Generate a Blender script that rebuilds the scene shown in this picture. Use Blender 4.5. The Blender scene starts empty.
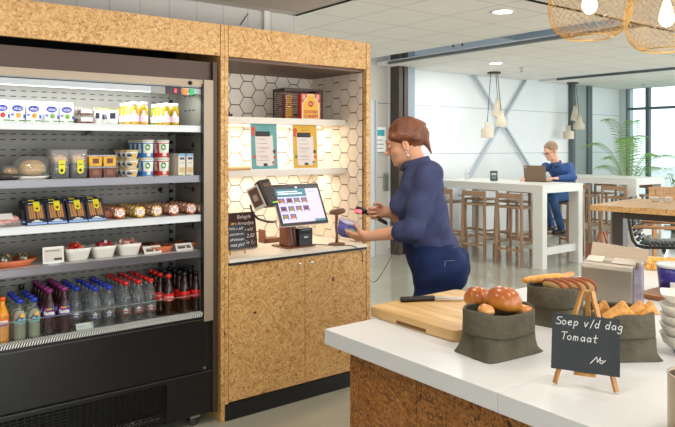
import bpy, bmesh, math, random
import numpy as np
from mathutils import Vector, Matrix
PI = math.pi
sc = bpy.context.scene
col = bpy.data.collections.new('scene'); sc.collection.children.link(col)
R_ = random.Random(7)

# ------------------------------------------------------------ survey helpers (design-time measuring of real positions)
FPX = 661.6
def ray(px, py):
    t = (px-337.5)/FPX
    return (.6088+.7934*t, .7934-.6088*t, -(py-147)/FPX)
def atz(px, py, z):
    r = ray(px, py); d = (z-1.6)/r[2]; return Vector((r[0]*d, r[1]*d, z))
def aty(px, py, y):
    r = ray(px, py); d = y/r[1]; return Vector((r[0]*d, y, 1.6+r[2]*d))
def xs(px, y):
    return aty(px, 147, y).x
def atd(px, py, d):
    r = ray(px, py); return Vector((r[0]*d, r[1]*d, 1.6+r[2]*d))

# ------------------------------------------------------------ materials
MATS = {}
def lin(c):
    return tuple((x/12.92 if x <= .04045 else ((x+.055)/1.055)**2.4) for x in c)
def rgb(r, g, b): return lin((r/255, g/255, b/255))
def nmat(name):
    m = bpy.data.materials.new(name); m.use_nodes = True
    nt = m.node_tree; nt.nodes.clear()
    out = nt.nodes.new('ShaderNodeOutputMaterial')
    return m, nt, out
def mat(name, c, rough=.5, metal=0, bump=0, bscale=60, var=0, vscale=8, coat=0, spec=.5, emit=None, estr=1, sheen=0):
    if name in MATS: return MATS[name]
    m, nt, out = nmat(name); N = nt.nodes; L = nt.links
    b = N.new('ShaderNodeBsdfPrincipled'); L.new(b.outputs[0], out.inputs[0])
    b.inputs['Base Color'].default_value = (*c, 1); b.inputs['Roughness'].default_value = rough
    b.inputs['Metallic'].default_value = metal; b.inputs['Coat Weight'].default_value = coat
    b.inputs['Specular IOR Level'].default_value = spec
    b.inputs['Sheen Weight'].default_value = sheen
    if emit: b.inputs['Emission Color'].default_value = (*emit, 1); b.inputs['Emission Strength'].default_value = estr
    tc = N.new('ShaderNodeTexCoord')
    if var:
        n = N.new('ShaderNodeTexNoise'); n.inputs['Scale'].default_value = vscale; n.inputs['Detail'].default_value = 6
        L.new(tc.outputs['Object'], n.inputs['Vector'])
        r = N.new('ShaderNodeValToRGB'); L.new(n.outputs[0], r.inputs[0])
        r.color_ramp.elements[0].position = .3; r.color_ramp.elements[1].position = .7
        r.color_ramp.elements[0].color = (*[x*(1-var) for x in c], 1); r.color_ramp.elements[1].color = (*[min(1, x*(1+var)) for x in c], 1)
        L.new(r.outputs[0], b.inputs['Base Color'])
    if bump:
        n = N.new('ShaderNodeTexNoise'); n.inputs['Scale'].default_value = bscale; n.inputs['Detail'].default_value = 4
        L.new(tc.outputs['Object'], n.inputs['Vector'])
        bp = N.new('ShaderNodeBump'); bp.inputs['Strength'].default_value = bump; bp.inputs['Distance'].default_value = .01
        L.new(n.outputs[0], bp.inputs['Height']); L.new(bp.outputs[0], b.inputs['Normal'])
    MATS[name] = m; return m
def clear(name, tint=(1, 1, 1), fac=.12, rough=.05, body=0, bodyc=(1, 1, 1)):
    """clear plastic / glass: see-through with a glossy skin, optionally a milky share"""
    if name in MATS: return MATS[name]
    m, nt, out = nmat(name); N = nt.nodes; L = nt.links
    t = N.new('ShaderNodeBsdfTransparent'); t.inputs[0].default_value = (*tint, 1)
    g = N.new('ShaderNodeBsdfGlossy'); g.inputs['Roughness'].default_value = rough
    lw = N.new('ShaderNodeLayerWeight'); lw.inputs[0].default_value = .25
    mr = N.new('ShaderNodeMapRange'); mr.inputs['To Min'].default_value = .04; mr.inputs['To Max'].default_value = .3
    L.new(lw.outputs['Facing'], mr.inputs[0])
    mx = N.new('ShaderNodeMixShader'); L.new(mr.outputs[0], mx.inputs[0]); L.new(t.outputs[0], mx.inputs[1]); L.new(g.outputs[0], mx.inputs[2])
    df = N.new('ShaderNodeBsdfDiffuse'); df.inputs[0].default_value = (*bodyc, 1)
    m2 = N.new('ShaderNodeMixShader'); m2.inputs[0].default_value = max(0, fac-.05); L.new(mx.outputs[0], m2.inputs[1]); L.new(df.outputs[0], m2.inputs[2])
    L.new(m2.outputs[0], out.inputs[0]); MATS[name] = m; return m
def osb(name, ramp, scale=1.0, rough=.45):
    if name in MATS: return MATS[name]
    m, nt, out = nmat(name); N = nt.nodes; L = nt.links
    b = N.new('ShaderNodeBsdfPrincipled'); L.new(b.outputs[0], out.inputs[0]); b.inputs['Roughness'].default_value = rough
    tc = N.new('ShaderNodeTexCoord')
    nz = N.new('ShaderNodeTexNoise'); nz.inputs['Scale'].default_value = 14; nz.inputs['Detail'].default_value = 3; L.new(tc.outputs['Object'], nz.inputs[0])
    dis = N.new('ShaderNodeMixRGB'); dis.blend_type = 'ADD'; dis.inputs[0].default_value = .035
    L.new(tc.outputs['Object'], dis.inputs[1]); L.new(nz.outputs['Color'], dis.inputs[2])
    facs = []
    for (rx, ry, rz, s) in ((.3, .5, .3, 1), (-.4, -.75, .7, 1.1), (.2, 1.45, -1.1, .9)):
        m0 = N.new('ShaderNodeMapping'); m0.inputs['Rotation'].default_value = (rx, ry, rz); L.new(dis.outputs[0], m0.inputs[0])
        mp = N.new('ShaderNodeMapping'); mp.inputs['Scale'].default_value = (24*s*scale, 92*s*scale, 92*s*scale)
        L.new(m0.outputs[0], mp.inputs[0])
        v = N.new('ShaderNodeTexVoronoi'); v.inputs['Scale'].default_value = 1; L.new(mp.outputs[0], v.inputs[0])
        sp = N.new('ShaderNodeSeparateColor'); L.new(v.outputs['Color'], sp.inputs[0]); facs.append(sp)
    def mth(op, a, c):
        k = N.new('ShaderNodeMath'); k.operation = op
        for i, q in enumerate((a, c)):
            if hasattr(q, 'links'): L.new(q, k.inputs[i])
            else: k.inputs[i].default_value = q
        return k.outputs[0]
    g1 = mth('GREATER_THAN', facs[0].outputs[1], .52)
    g2 = mth('GREATER_THAN', facs[1].outputs[1], .55)
    def mix(f, a, c):
        k = N.new('ShaderNodeMix'); k.data_type = 'FLOAT'; L.new(f, k.inputs[0]); L.new(a, k.inputs[2]); L.new(c, k.inputs[3]); return k.outputs[0]
    v12 = mix(g1, facs[1].outputs[0], facs[0].outputs[0]); v = mix(g2, v12, facs[2].outputs[0])
    fine = N.new('ShaderNodeTexNoise'); fine.inputs['Scale'].default_value = 190*scale; fine.inputs['Detail'].default_value = 3; L.new(tc.outputs['Object'], fine.inputs[0])
    big = N.new('ShaderNodeTexNoise'); big.inputs['Scale'].default_value = 5; L.new(tc.outputs['Object'], big.inputs[0])
    vv = mth('ADD', mth('MULTIPLY', v, .52), mth('ADD', mth('MULTIPLY', fine.outputs[0], .42), mth('MULTIPLY', big.outputs[0], .16)))
    r = N.new('ShaderNodeValToRGB'); L.new(vv, r.inputs[0])
    el = r.color_ramp.elements
    for i, (p, c) in enumerate(ramp):
        e = el[i] if i < 2 else el.new(p)
        e.position = p; e.color = (*c, 1)
    kn = N.new('ShaderNodeTexNoise'); kn.inputs['Scale'].default_value = 17; kn.inputs['Detail'].default_value = 2; L.new(tc.outputs['Object'], kn.inputs[0])
    kr = N.new('ShaderNodeValToRGB'); L.new(kn.outputs[0], kr.inputs[0]); kr.color_ramp.elements[0].position = .715; kr.color_ramp.elements[1].position = .75
    km = N.new('ShaderNodeMixRGB'); L.new(kr.outputs[0], km.inputs[0]); L.new(r.outputs[0], km.inputs[1]); km.inputs[2].default_value = (*[x*.5 for x in ramp[0][1]], 1)
    L.new(km.outputs[0], b.inputs['Base Color'])
    bp = N.new('ShaderNodeBump'); bp.inputs['Strength'].default_value = .12; bp.inputs['Distance'].default_value = .004
    L.new(vv, bp.inputs['Height']); L.new(bp.outputs[0], b.inputs['Normal'])
    MATS[name] = m; return m
def gridmat(name, base, line, axes, rough=.5, var=.03, spec=.5):
    """base colour with thin joint lines: axes = list of (axis, spacing, offset, line width)"""
    m, nt, out = nmat(name); N = nt.nodes; L = nt.links
    b = N.new('ShaderNodeBsdfPrincipled'); L.new(b.outputs[0], out.inputs[0]); b.inputs['Roughness'].default_value = rough
    b.inputs['Specular IOR Level'].default_value = spec
    tc = N.new('ShaderNodeTexCoord'); sp = N.new('ShaderNodeSeparateXYZ'); L.new(tc.outputs['Object'], sp.inputs[0])
    acc = None
    for ax, s, o, w in axes:
        a = N.new('ShaderNodeMath'); a.operation = 'ADD'; a.inputs[1].default_value = -o; L.new(sp.outputs[ax], a.inputs[0])
        d = N.new('ShaderNodeMath'); d.operation = 'DIVIDE'; d.inputs[1].default_value = s; L.new(a.outputs[0], d.inputs[0])
        f = N.new('ShaderNodeMath'); f.operation = 'FRACT'; L.new(d.outputs[0], f.inputs[0])
        l = N.new('ShaderNodeMath'); l.operation = 'LESS_THAN'; l.inputs[1].default_value = w/s; L.new(f.outputs[0], l.inputs[0])
        if acc is None: acc = l.outputs[0]
        else:
            k = N.new('ShaderNodeMath'); k.operation = 'MAXIMUM'; L.new(acc, k.inputs[0]); L.new(l.outputs[0], k.inputs[1]); acc = k.outputs[0]
    n = N.new('ShaderNodeTexNoise'); n.inputs['Scale'].default_value = 3; n.inputs['Detail'].default_value = 5; L.new(tc.outputs['Object'], n.inputs[0])
    r = N.new('ShaderNodeValToRGB'); r.color_ramp.elements[0].color = (*[x*(1-var) for x in base], 1); r.color_ramp.elements[1].color = (*[x*(1+var) for x in base], 1)
    L.new(n.outputs[0], r.inputs[0])
    mx = N.new('ShaderNodeMixRGB'); L.new(acc, mx.inputs[0]); L.new(r.outputs[0], mx.inputs[1]); mx.inputs[2].default_value = (*line, 1)
    L.new(mx.outputs[0], b.inputs['Base Color']); return m
def wood(name, c1, c2, axis=0, scale=1, rough=.45):
    if name in MATS: return MATS[name]
    m, nt, out = nmat(name); N = nt.nodes; L = nt.links
    b = N.new('ShaderNodeBsdfPrincipled'); L.new(b.outputs[0], out.inputs[0]); b.inputs['Roughness'].default_value = rough
    tc = N.new('ShaderNodeTexCoord'); mp = N.new('ShaderNodeMapping'); L.new(tc.outputs['Object'], mp.inputs[0])
    s = [60*scale]*3; s[axis] = 4*scale; mp.inputs['Scale'].default_value = s
    n = N.new('ShaderNodeTexNoise'); n.inputs['Scale'].default_value = 1; n.inputs['Detail'].default_value = 5; n.inputs['Distortion'].default_value = .4; L.new(mp.outputs[0], n.inputs[0])
    r = N.new('ShaderNodeValToRGB'); r.color_ramp.elements[0].position = .3; r.color_ramp.elements[1].position = .72
    r.color_ramp.elements[0].color = (*c1, 1); r.color_ramp.elements[1].color = (*c2, 1)
    L.new(n.outputs[0], r.inputs[0]); L.new(r.outputs[0], b.inputs['Base Color']); MATS[name] = m; return m

# ------------------------------------------------------------ mesh builder
class MB:
    def __init__(s): s.v = []; s.f = []; s.m = []; s.s = []; s.M = Matrix()
    def add(s, vs, fs, mi=0, sm=False):
        o = len(s.v); s.v += [tuple(s.M @ Vector(v)) for v in vs]
        s.f += [tuple(i+o for i in f) for f in fs]; s.m += [mi]*len(fs); s.s += [sm]*len(fs); return s
    def box(s, x0, x1, y0, y1, z0, z1, mi=0):
        v = [(x0,y0,z0),(x1,y0,z0),(x1,y1,z0),(x0,y1,z0),(x0,y0,z1),(x1,y0,z1),(x1,y1,z1),(x0,y1,z1)]
        return s.add(v, [(0,3,2,1),(4,5,6,7),(0,1,5,4),(1,2,6,5),(2,3,7,6),(3,0,4,7)], mi)
    def cbox(s, c, d, mi=0, rz=0, rx=0, ry=0):
        M = s.M; s.M = M @ Matrix.Translation(c) @ Matrix.Rotation(rz, 4, 'Z') @ Matrix.Rotation(ry, 4, 'Y') @ Matrix.Rotation(rx, 4, 'X')
        s.box(-d[0]/2, d[0]/2, -d[1]/2, d[1]/2, -d[2]/2, d[2]/2, mi); s.M = M; return s
    def loft(s, rings, mi=0, sm=True, cap0=True, cap1=True):
        n = len(rings[0]); vs = [p for r in rings for p in r]; fs = []
        for i in range(len(rings)-1):
            for j in range(n):
                k = (j+1) % n; fs.append((i*n+j, i*n+k, (i+1)*n+k, (i+1)*n+j))
        if cap0: fs.append(tuple(reversed(range(n))))
        if cap1: fs.append(tuple((len(rings)-1)*n+j for j in range(n)))
        return s.add(vs, fs, mi, sm)
    def lathe(s, prof, c=(0,0,0), n=20, mi=0, sm=True, cap0=True, cap1=True):
        return s.loft([[(c[0]+r*math.cos(2*PI*j/n), c[1]+r*math.sin(2*PI*j/n), c[2]+z) for j in range(n)] for r, z in prof], mi, sm, cap0, cap1)
    def tube(s, pts, r, n=8, mi=0, sm=True, closed=False):
        pts = [Vector(p) for p in pts]; rings = []; up = None
        rr = r if hasattr(r, '__len__') else [r]*len(pts)
        for i, p in enumerate(pts):
            if closed: d = pts[(i+1) % len(pts)]-pts[i-1]
            else: d = pts[min(i+1, len(pts)-1)]-pts[max(i-1, 0)]
            d.normalize()
            if up is None: up = Vector((0,0,1)) if abs(d.z) < .9 else Vector((1,0,0))
            a = d.cross(up).normalized(); up = a.cross(d).normalized()
            rings.append([tuple(p+a*rr[i]*math.cos(2*PI*j/n)+up*rr[i]*math.sin(2*PI*j/n)) for j in range(n)])
        if closed: rings.append(rings[0])
        return s.loft(rings, mi, sm, not closed, not closed)
    def beam(s, p, q, w, h, mi=0, up=(0,0,1)):
        p = Vector(p); q = Vector(q); d = (q-p).normalized(); u = Vector(up)
        if abs(d.dot(u)) > .95: u = Vector((0,1,0))
        a = d.cross(u).normalized()*w/2; b = a.cross(d).normalized()*h/2
        r = [[tuple(c+x*a+y*b) for x, y in ((-1,-1),(1,-1),(1,1),(-1,1))] for c in (p, q)]
        return s.loft(r, mi, False)
    def prism(s, poly, z0, z1, mi=0, sm=False):
        return s.loft([[(x,y,z0) for x, y in poly], [(x,y,z1) for x, y in poly]], mi, sm)
    def ell(s, c, r, n=16, mi=0, m=10, jit=0, seed=0):
        rg = random.Random(seed); rings = []
        for i in range(1, m):
            a = PI*i/m; rings.append([(c[0]+r[0]*math.sin(a)*math.cos(2*PI*j/n)*(1+jit*(rg.random()-.5)), c[1]+r[1]*math.sin(a)*math.sin(2*PI*j/n)*(1+jit*(rg.random()-.5)), c[2]-r[2]*math.cos(a)) for j in range(n)])
        return s.loft(rings, mi, True)
    def quad(s, a, b, c, d, mi=0): return s.add([a,b,c,d], [(0,1,2,3)], mi)
    def text(s, string, size, M, mi=0, font=None, shear=0, bold=0, bend=None, width=None):
        vs, fs = text_geo(string, size, shear, bold)
        if not vs: return s
        if width:
            w = max(v[0] for v in vs)-min(v[0] for v in vs); k = width/w; vs = [(v[0]*k, v[1]*k, 0) for v in vs]
        if bend: vs = [((bend)*math.sin(v[0]/bend), v[1], bend*math.cos(v[0]/bend)) for v in vs]
        K = s.M; s.M = K @ M; s.add(vs, fs, mi); s.M = K; return s
    def build(s, name, mats, parent=None, world=False, loc=None, bevel=0, seg=2):
        me = bpy.data.meshes.new(name); vs = s.v
        off = Vector((0,0,0))
        if parent is not None and world: off = parent.location
        elif parent is None and loc is not None: off = Vector(loc)
        if off.length: vs = [(v[0]-off.x, v[1]-off.y, v[2]-off.z) for v in vs]
        me.from_pydata(vs, [], s.f)
        for m in (mats if isinstance(mats, (list, tuple)) else [mats]): me.materials.append(m)
        me.polygons.foreach_set('material_index', s.m); me.polygons.foreach_set('use_smooth', s.s); me.update()
        o = bpy.data.objects.new(name, me); col.objects.link(o)
        if parent is not None: o.parent = parent
        elif loc is not None: o.location = loc
        if bevel:
            b = o.modifiers.new('bevel', 'BEVEL'); b.width = bevel; b.segments = seg; b.limit_method = 'ANGLE'; b.angle_limit = .6
        return o
TXT = {}
def text_geo(string, size, shear=0, bold=0):
    key = (string, shear, bold)
    if key not in TXT:
        cu = bpy.data.curves.new('t', 'FONT'); cu.body = string; cu.size = 1; cu.align_x = 'CENTER'; cu.align_y = 'CENTER'; cu.shear = shear; cu.offset = bold; cu.resolution_u = 3
        o = bpy.data.objects.new('t', cu); col.objects.link(o); dg = bpy.context.evaluated_depsgraph_get()
        me = bpy.data.meshes.new_from_object(o.evaluated_get(dg))
        TXT[key] = ([tuple(v.co) for v in me.vertices], [tuple(p.vertices) for p in me.polygons])
        bpy.data.objects.remove(o); bpy.data.meshes.remove(me); bpy.data.curves.remove(cu)
    vs, fs = TXT[key]
    return [(v[0]*size, v[1]*size, 0) for v in vs], fs
def UP(c, rz=0, tilt=0):   # text matrix: standing upright facing -Y, then turned rz about Z, leaning back by tilt
    return Matrix.Translation(c) @ Matrix.Rotation(rz, 4, 'Z') @ Matrix.Rotation(PI/2-tilt, 4, 'X')

def tagit(o, label=None, cat=None, group=None, kind=None):
    if label: o['label'] = label
    if cat: o['category'] = cat
    if group: o['group'] = group
    if kind: o['kind'] = kind
    return o
def thing(name, label, cat, loc=(0,0,0), rz=0, group=None):
    o = bpy.data.objects.new(name, None); o.empty_display_size = .05; col.objects.link(o)
    o.location = loc; o.rotation_euler = (0,0,rz); return tagit(o, label, cat, group)
def struct(o): o['kind'] = 'structure'; return o
def copy_tree(o, loc=None, rz=None, label=None, group=None, parent=None):
    c = o.copy(); col.objects.link(c)
    if parent is not None: c.parent = parent
    if loc is not None: c.location = loc
    if rz is not None: c.rotation_euler = (0,0,rz)
    if label: c['label'] = label
    if group: c['group'] = group
    for ch in list(KIDS.get(o.name, [])): copy_tree(ch, parent=c)
    return c
KIDS = {}
def kids(o):
    """remember the children of a prototype (two levels) for copy_tree"""
    ch = [x for x in col.objects if x.parent == o]; KIDS[o.name] = ch
    for c in ch: kids(c)
    return o
def ORD(n): return ('first','second','third','fourth','fifth','sixth','seventh','eighth')[n]

# common materials
OSB = osb('osb_board', [(.22, rgb(126,78,38)), (.32, rgb(182,130,70)), (.46, rgb(203,154,90)), (.66, rgb(213,168,105)), (.86, rgb(228,190,134))])
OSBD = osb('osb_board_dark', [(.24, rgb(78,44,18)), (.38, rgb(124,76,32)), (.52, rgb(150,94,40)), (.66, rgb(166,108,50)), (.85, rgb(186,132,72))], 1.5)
WHITE = mat('white_laminate', rgb(232,230,226), .38)
BLACK = mat('black_metal', rgb(24,24,24), .4, 0)
DARKG = mat('dark_gap', rgb(14,13,12), .8)
STEEL = mat('steel', rgb(190,190,190), .28, 1)
CHROME = mat('chrome', rgb(225,225,225), .12, 1)
TAUPE = mat('taupe_metal', rgb(164,147,126), .4, .25)
BROWNM = mat('brown_metal', rgb(74,54,44), .45, .2)
PAPER = mat('paper_white', rgb(236,236,232), .6)
# ------------------------------------------------------------ camera
cam = bpy.data.cameras.new('camera'); co = bpy.data.objects.new('camera', cam); col.objects.link(co)
co.location = (0,0,1.6); co.rotation_euler = (PI/2, 0, -math.acos(.7934)); cam.sensor_width = 36; cam.lens = 36*FPX/675; cam.shift_y = -66.5/675
cam.clip_start = .05; cam.clip_end = 200
sc.camera = co
sc.view_settings.view_transform = 'Standard'; sc.view_settings.look = 'None'; sc.view_settings.exposure = -0.12; sc.view_settings.gamma = 1

# ------------------------------------------------------------ the room
FLOORM = mat('polished_concrete', rgb(172,170,154), .11, 0, var=.1, vscale=1.3, spec=.6)
struct(MB().box(-4, 13.6, -5, 8, -.1, 0).build('floor', FLOORM))
ZC = 2.80
ceilm = gridmat('ceiling_tile', rgb(240,237,231), rgb(196,192,186), [(0, .62, 4.48, .012), (1, .62, 4.82, .012)], .9)
ceilg = gridmat('ceiling_grey', rgb(214,210,204), rgb(176,172,166), [(0, 1.24, 2.76, .01), (1, 1.24, 2.8, .01)], .9)
def raft(name, x0, x1, y0, y1, z=ZC, t=.05, m=None): return struct(MB().box(x0, x1, y0, y1, z, z+t).build(name, m or ceilm))
raft('ceiling', 2.4, 5.8, 2.8, 7.38)
raft('ceiling', 6.4, 10.0, 2.5, 7.38)
raft('ceiling', 10.35, 13.1, 2.5, 7.38)
raft('ceiling', -3, 2.83, -3, 4.2, 2.6, .06, ceilg)
raft('ceiling', 2.83, 13.6, -3, 2.8, 2.6, .06, ceilg)
struct(MB().box(2.79, 2.83, 2.8, 4.2, 2.6, 2.8).box(2.76, 5.8, 2.76, 2.8, 2.6, 2.8).build('trim_1', ceilg))
struct(MB().box(2.4, 13.6, 2.5, 8, 3.5, 3.6).build('ceiling', mat('upper_slab', rgb(196,208,216), .9)))
# wall behind the counter, small white tiles
wtile = gridmat('wall_tile', rgb(214,210,204), rgb(184,181,175), [(0, .2, 0, .006), (2, .3, .02, .006)], .35)
struct(MB().box(-4, 2.83, 4.2, 4.32, 0, 2.6).build('wall_counter', wtile))
struct(MB().box(xs(263,4.19), xs(268,4.19), 4.17, 4.2, 2.2, 2.6).build('trim_6', WHITE))
a = aty(240,25,4.15); b = aty(248,13.5,4.15); tagit(MB().tube([a, b], .004, 6).build('tension_wire', BLACK, loc=tuple(a)), 'short thin dark cord slanting across the wall tiles above the OSB surround', 'wire')
struct(MB().box(-4, 2.4, 4.32, 7.4, 0, .01).build('floor', FLOORM))
# back wall: long panels with level joints
wpan = gridmat('wall_panel', rgb(228,233,234), rgb(184,192,196), [(2, .76, 1.485, .014)], .5)
wpan2 = gridmat('wall_panel_warm', rgb(196,190,178), rgb(120,114,104), [(2, 1.1, 1.145, .012), (0, 1.1, 5.68, .008)], .45)
XC = xs(396.8, 7.2)
struct(MB().box(XC, 13.1, 7.4, 7.52, 0, 3.5).build('wall_back', wpan))
struct(MB().box(2.0, XC, 7.4, 7.52, 0, 3.5).build('wall_back', wpan2))
struct(MB().box(2.0, 13.1, 7.385, 7.4, 0, .09).build('baseboard_back', mat('baseboard', rgb(190,186,178), .5)))
dkc = mat('dark_column', rgb(74,64,54), .5); bgc = mat('blue_grey_steel', rgb(146,162,172), .45)
struct(MB().box(xs(396.8,7.25), xs(400.5,7.25), 7.2, 7.39, 0, 3.5).box(xs(402,7.25), xs(405.5,7.25), 7.2, 7.39, 0, 3.5).box(xs(400,7.3), xs(402.5,7.3), 7.27, 7.39, 0, 3.5).build('trim_2', dkc))
struct(MB().box(xs(405.8,7.25), xs(414.8,7.2), 7.2, 7.39, 0, 3.5).build('trim_3', bgc))
gcol = mat('green_grey_column', rgb(150,160,158), .5); gdk = mat('column_dark', rgb(84,96,98), .5)
struct(MB().box(xs(580,7.2), xs(592.5,7.2), 7.33, 7.395, 0, 3.5).build('trim_4', gcol))
struct(MB().box(xs(577.5,7.2), xs(580,7.2), 7.3, 7.395, 0, 3.5).box(xs(592.5,7.2), xs(597,7.2), 7.3, 7.395, 0, 3.5).build('trim_5', gdk))
# cross bracing in front of the back wall
tb = mat('brace_steel', rgb(184,196,204), .35)
br = MB()
pA, pB = aty(466,61,7.33), aty(546,194,7.33)
pC, pD = aty(537,61,7.35), aty(459,196,7.35)
br.beam(pA, pB, .034, .05, 0, (0,1,0)).beam(pC, pD, .034, .05, 0, (0,1,0)); cc = aty(504,122,7.3); br.cbox(cc, (.16,.03,.2))
ob = br.build('cross_bracing', tb, loc=(cc.x,7.33,0)); tagit(ob, 'pale blue grey steel X bracing across the white back wall', 'bracing')
# end wall with its windows
WX = 13.1; wf = mat('window_frame', rgb(86,98,102), .4); wl = mat('end_wall', rgb(196,204,204), .6)
struct(MB().box(WX, WX+.3, 7.25, 7.52, 0, 3.5).box(WX, WX+.3, -5, 8, 2.85, 3.5).build('wall_end', wl))
glassm = clear('window_glass', (.93,.98,.97), .04)
for k, (y1, y0) in enumerate(((7.25, 6.80), (6.80, 4.4), (4.4, 2.0), (2.0, -.4), (-.4, -2.8), (-2.8, -5))):
    fr = MB(); fr.box(WX, WX+.1, y1-.035, y1, 0, 2.85).box(WX, WX+.1, y0, y0+.035, 0, 2.85)
    for z in (0, 2.36, 2.80): fr.box(WX+.01, WX+.09, y0+.035, y1-.035, z, z+.05)
    w = struct(fr.build('window_%d' % (k+1), wf))
    MB().box(WX+.045, WX+.05, y0+.03, y1-.03, .03, 2.82).build('pane', glassm, w)
# outside: paving and a strip of teal water
struct(MB().box(-40, 60, -40, 40, -.3, -.2).build('terrace', mat('terrace', rgb(190,196,190), .8)))  # paving extended all round, added to bounce light up to the ceiling
tagit(MB().box(14.5, 20, -6, 6.2, -.1, -.06).build('pond', mat('teal_water', rgb(60,150,145), .15), loc=(17,0,-.1)), 'teal pond on the terrace outside the end windows', 'pond')
# doorway and things on the far wall to the left of the columns
dw = MB(); x0, x1 = xs(370,7.37), xs(375.3,7.37)
dw.box(x0-.9, x1, 7.34, 7.385, 0, 2.28)
d1 = struct(dw.build('door_1', mat('door_white', rgb(206,208,206), .4)))
MB().box(x1-.035, x1+.0, 7.325, 7.34, 0, 2.28).box(x1-.16, x1-.13, 7.325, 7.34, 0, 2.15).build('door_frame', mat('door_grey', rgb(176,182,184), .4), d1)
a, b = aty(375.5,127,7.37), aty(386,152,7.37)
nt_ = thing('notice', 'white notice with teal heading on the pale wall behind the woman', 'notice', (a.x,7.37,b.z))
MB().box(a.x, b.x, 7.372, 7.382, b.z, a.z).build('sheet', PAPER, nt_, True)
q = MB().box(a.x+.03, b.x-.03, 7.369, 7.372, a.z-.13, a.z-.04, 0)
for i in range(4): q.box(a.x+.04, b.x-.07+.02*(i%2), 7.369, 7.372, a.z-.2-.06*i, a.z-.185-.06*i, 1)
q.build('printing', [mat('teal', rgb(60,160,170), .6), mat('ink_grey', rgb(130,150,160), .6)], nt_, True)
a, b = aty(384.5,173,7.37), aty(388.5,190.5,7.37)
tagit(MB().box(a.x, b.x, 7.368, 7.385, b.z, a.z).box(a.x+.015, b.x-.015, 7.36, 7.368, b.z+.03, a.z-.03, 1).build('recessed_pull', [STEEL, mat('pull_dark', rgb(120,116,104), .5)], loc=(a.x,7.37,b.z)), 'steel pull plate on the pale wall panel behind the woman', 'door pull')
# edge rails and ducts in the ceiling gaps
rail = mat('rail_grey', rgb(120,124,122), .45, .4)
def cb(n, g, label, cat, m=rail): return tagit(g.build(n, m), label, cat)
cb('ceiling_rail', MB().box(6.36,6.40,2.8,7.1,2.79,2.83).box(6.33,6.36,2.8,7.1,2.79,2.795), 'long grey edge rail along the near side of the second ceiling raft', 'rail')
cb('ceiling_rail', MB().box(10.31,10.35,2.8,7.0,2.79,2.83).box(10.28,10.31,2.8,7.0,2.79,2.795), 'long grey edge rail along the farthest ceiling raft', 'rail')
dk = mat('duct_dark', rgb(62,66,70), .6)
def ladder(x, y0, y1, z, w, n, nm, lb):
    g = MB()
    for s in (-w/2, w/2): g.box(x+s-.012, x+s+.012, y0, y1, z, z+.06)
    for i in range(n):
        y = y0+(y1-y0)*(i+.5)/n; g.box(x-w/2, x+w/2, y-.015, y+.015, z, z+.02)
    for s in (-.1, .04, .12): g.tube([(x+s,y0,z+.035),(x+s+.03,(y0+y1)/2,z+.04),(x+s,y1,z+.035)], .018, 6)
    cb(nm, g, lb, 'cable tray', dk)
ladder(6.1, 2.8, 4.5, 2.93, .3, 9, 'cable_tray', 'dark cable tray hung in the nearer ceiling gap')
ladder(10.2, 5.2, 7.0, 2.93, .22, 9, 'cable_tray', 'dark cable tray hung in the farther ceiling gap')
cb('hanger_rod', MB().tube([(6.2,5.55,2.85),(6.2,5.55,3.5)], .012).tube([(6.2,5.7,2.85),(6.2,5.7,3.5)], .012), 'pair of dark hanger rods in the nearer ceiling gap', 'hanger', dk)
# recessed downlights
def downlight(px, py, label, z=ZC):
    p = atz(px, py, z-.005); t = thing('downlight', label, 'ceiling light', (p.x,p.y,z-.004))
    MB().lathe([(.085,-.004),(.11,-.004),(.11,.003),(.085,.003)], n=24, cap0=False, cap1=False).build('trim_ring', WHITE, t)
    MB().lathe([(.085,-.001),(.085,.002)], n=24).build('diffuser', mat('lamp_glow', (1,1,1), .5, emit=(1,.93,.82), estr=14), t)
downlight(502.5, 11.8, 'round recessed downlight in the nearer white ceiling, glowing'); downlight(495.5, 63.4, 'round recessed downlight just above the left cluster of pendants')
for px, py, lb in ((521.5,67.5,'small sprinkler head beside the left pendant cluster'),(644,84,'small sprinkler head in the farthest ceiling')):
    p = atz(px, py, ZC); t = MB().lathe([(.012,-.07),(.03,-.066),(.03,-.06),(.01,-.055),(.01,-.01),(.035,-.01),(.035,0)], n=10).build('sprinkler', STEEL, loc=None); t.location = (p.x,p.y,ZC-.001); tagit(t, lb, 'sprinkler')

# ------------------------------------------------------------ light
w = bpy.data.worlds.new('world'); sc.world = w; w.use_nodes = True; nt = w.node_tree
bg = nt.nodes['Background']; bg.inputs[0].default_value = (.86,.93,1,1); bg.inputs[1].default_value = 2.2
def area(loc, size, power, colr=(1,1,1), rot=(0,0,0), sy=None, spread=None):
    l = bpy.data.lights.new('lamp', 'AREA'); l.energy = power; l.color = colr; l.size = size
    if sy: l.shape = 'RECTANGLE'; l.size_y = sy
    if spread: l.spread = spread
    o = bpy.data.objects.new('lamp', l); o.location = loc; o.rotation_euler = rot; col.objects.link(o); return o
WARM = (1,.94,.86)
# recessed ceiling lamps over the counter zone (outside the frame) and over the far hall
for x, y in ((.6,.9),(.6,2.3),(2.2,.6),(2.0,2.3),(3.6,1.0),(3.6,2.4)): area((x,y,2.59), .25, 9, WARM)
for x, y in ((4.4,3.9),(4.4,5.6),(7.6,4.6),(9.2,5.4),(11.6,5.0),(7.6,6.4)): area((x,y,2.79), .3, 16, (1,.97,.94))
for x, y in ((6,-1),(9,0),(3,-2)): area((x,y,2.59), .6, 30, (1,.97,.94))

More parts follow.
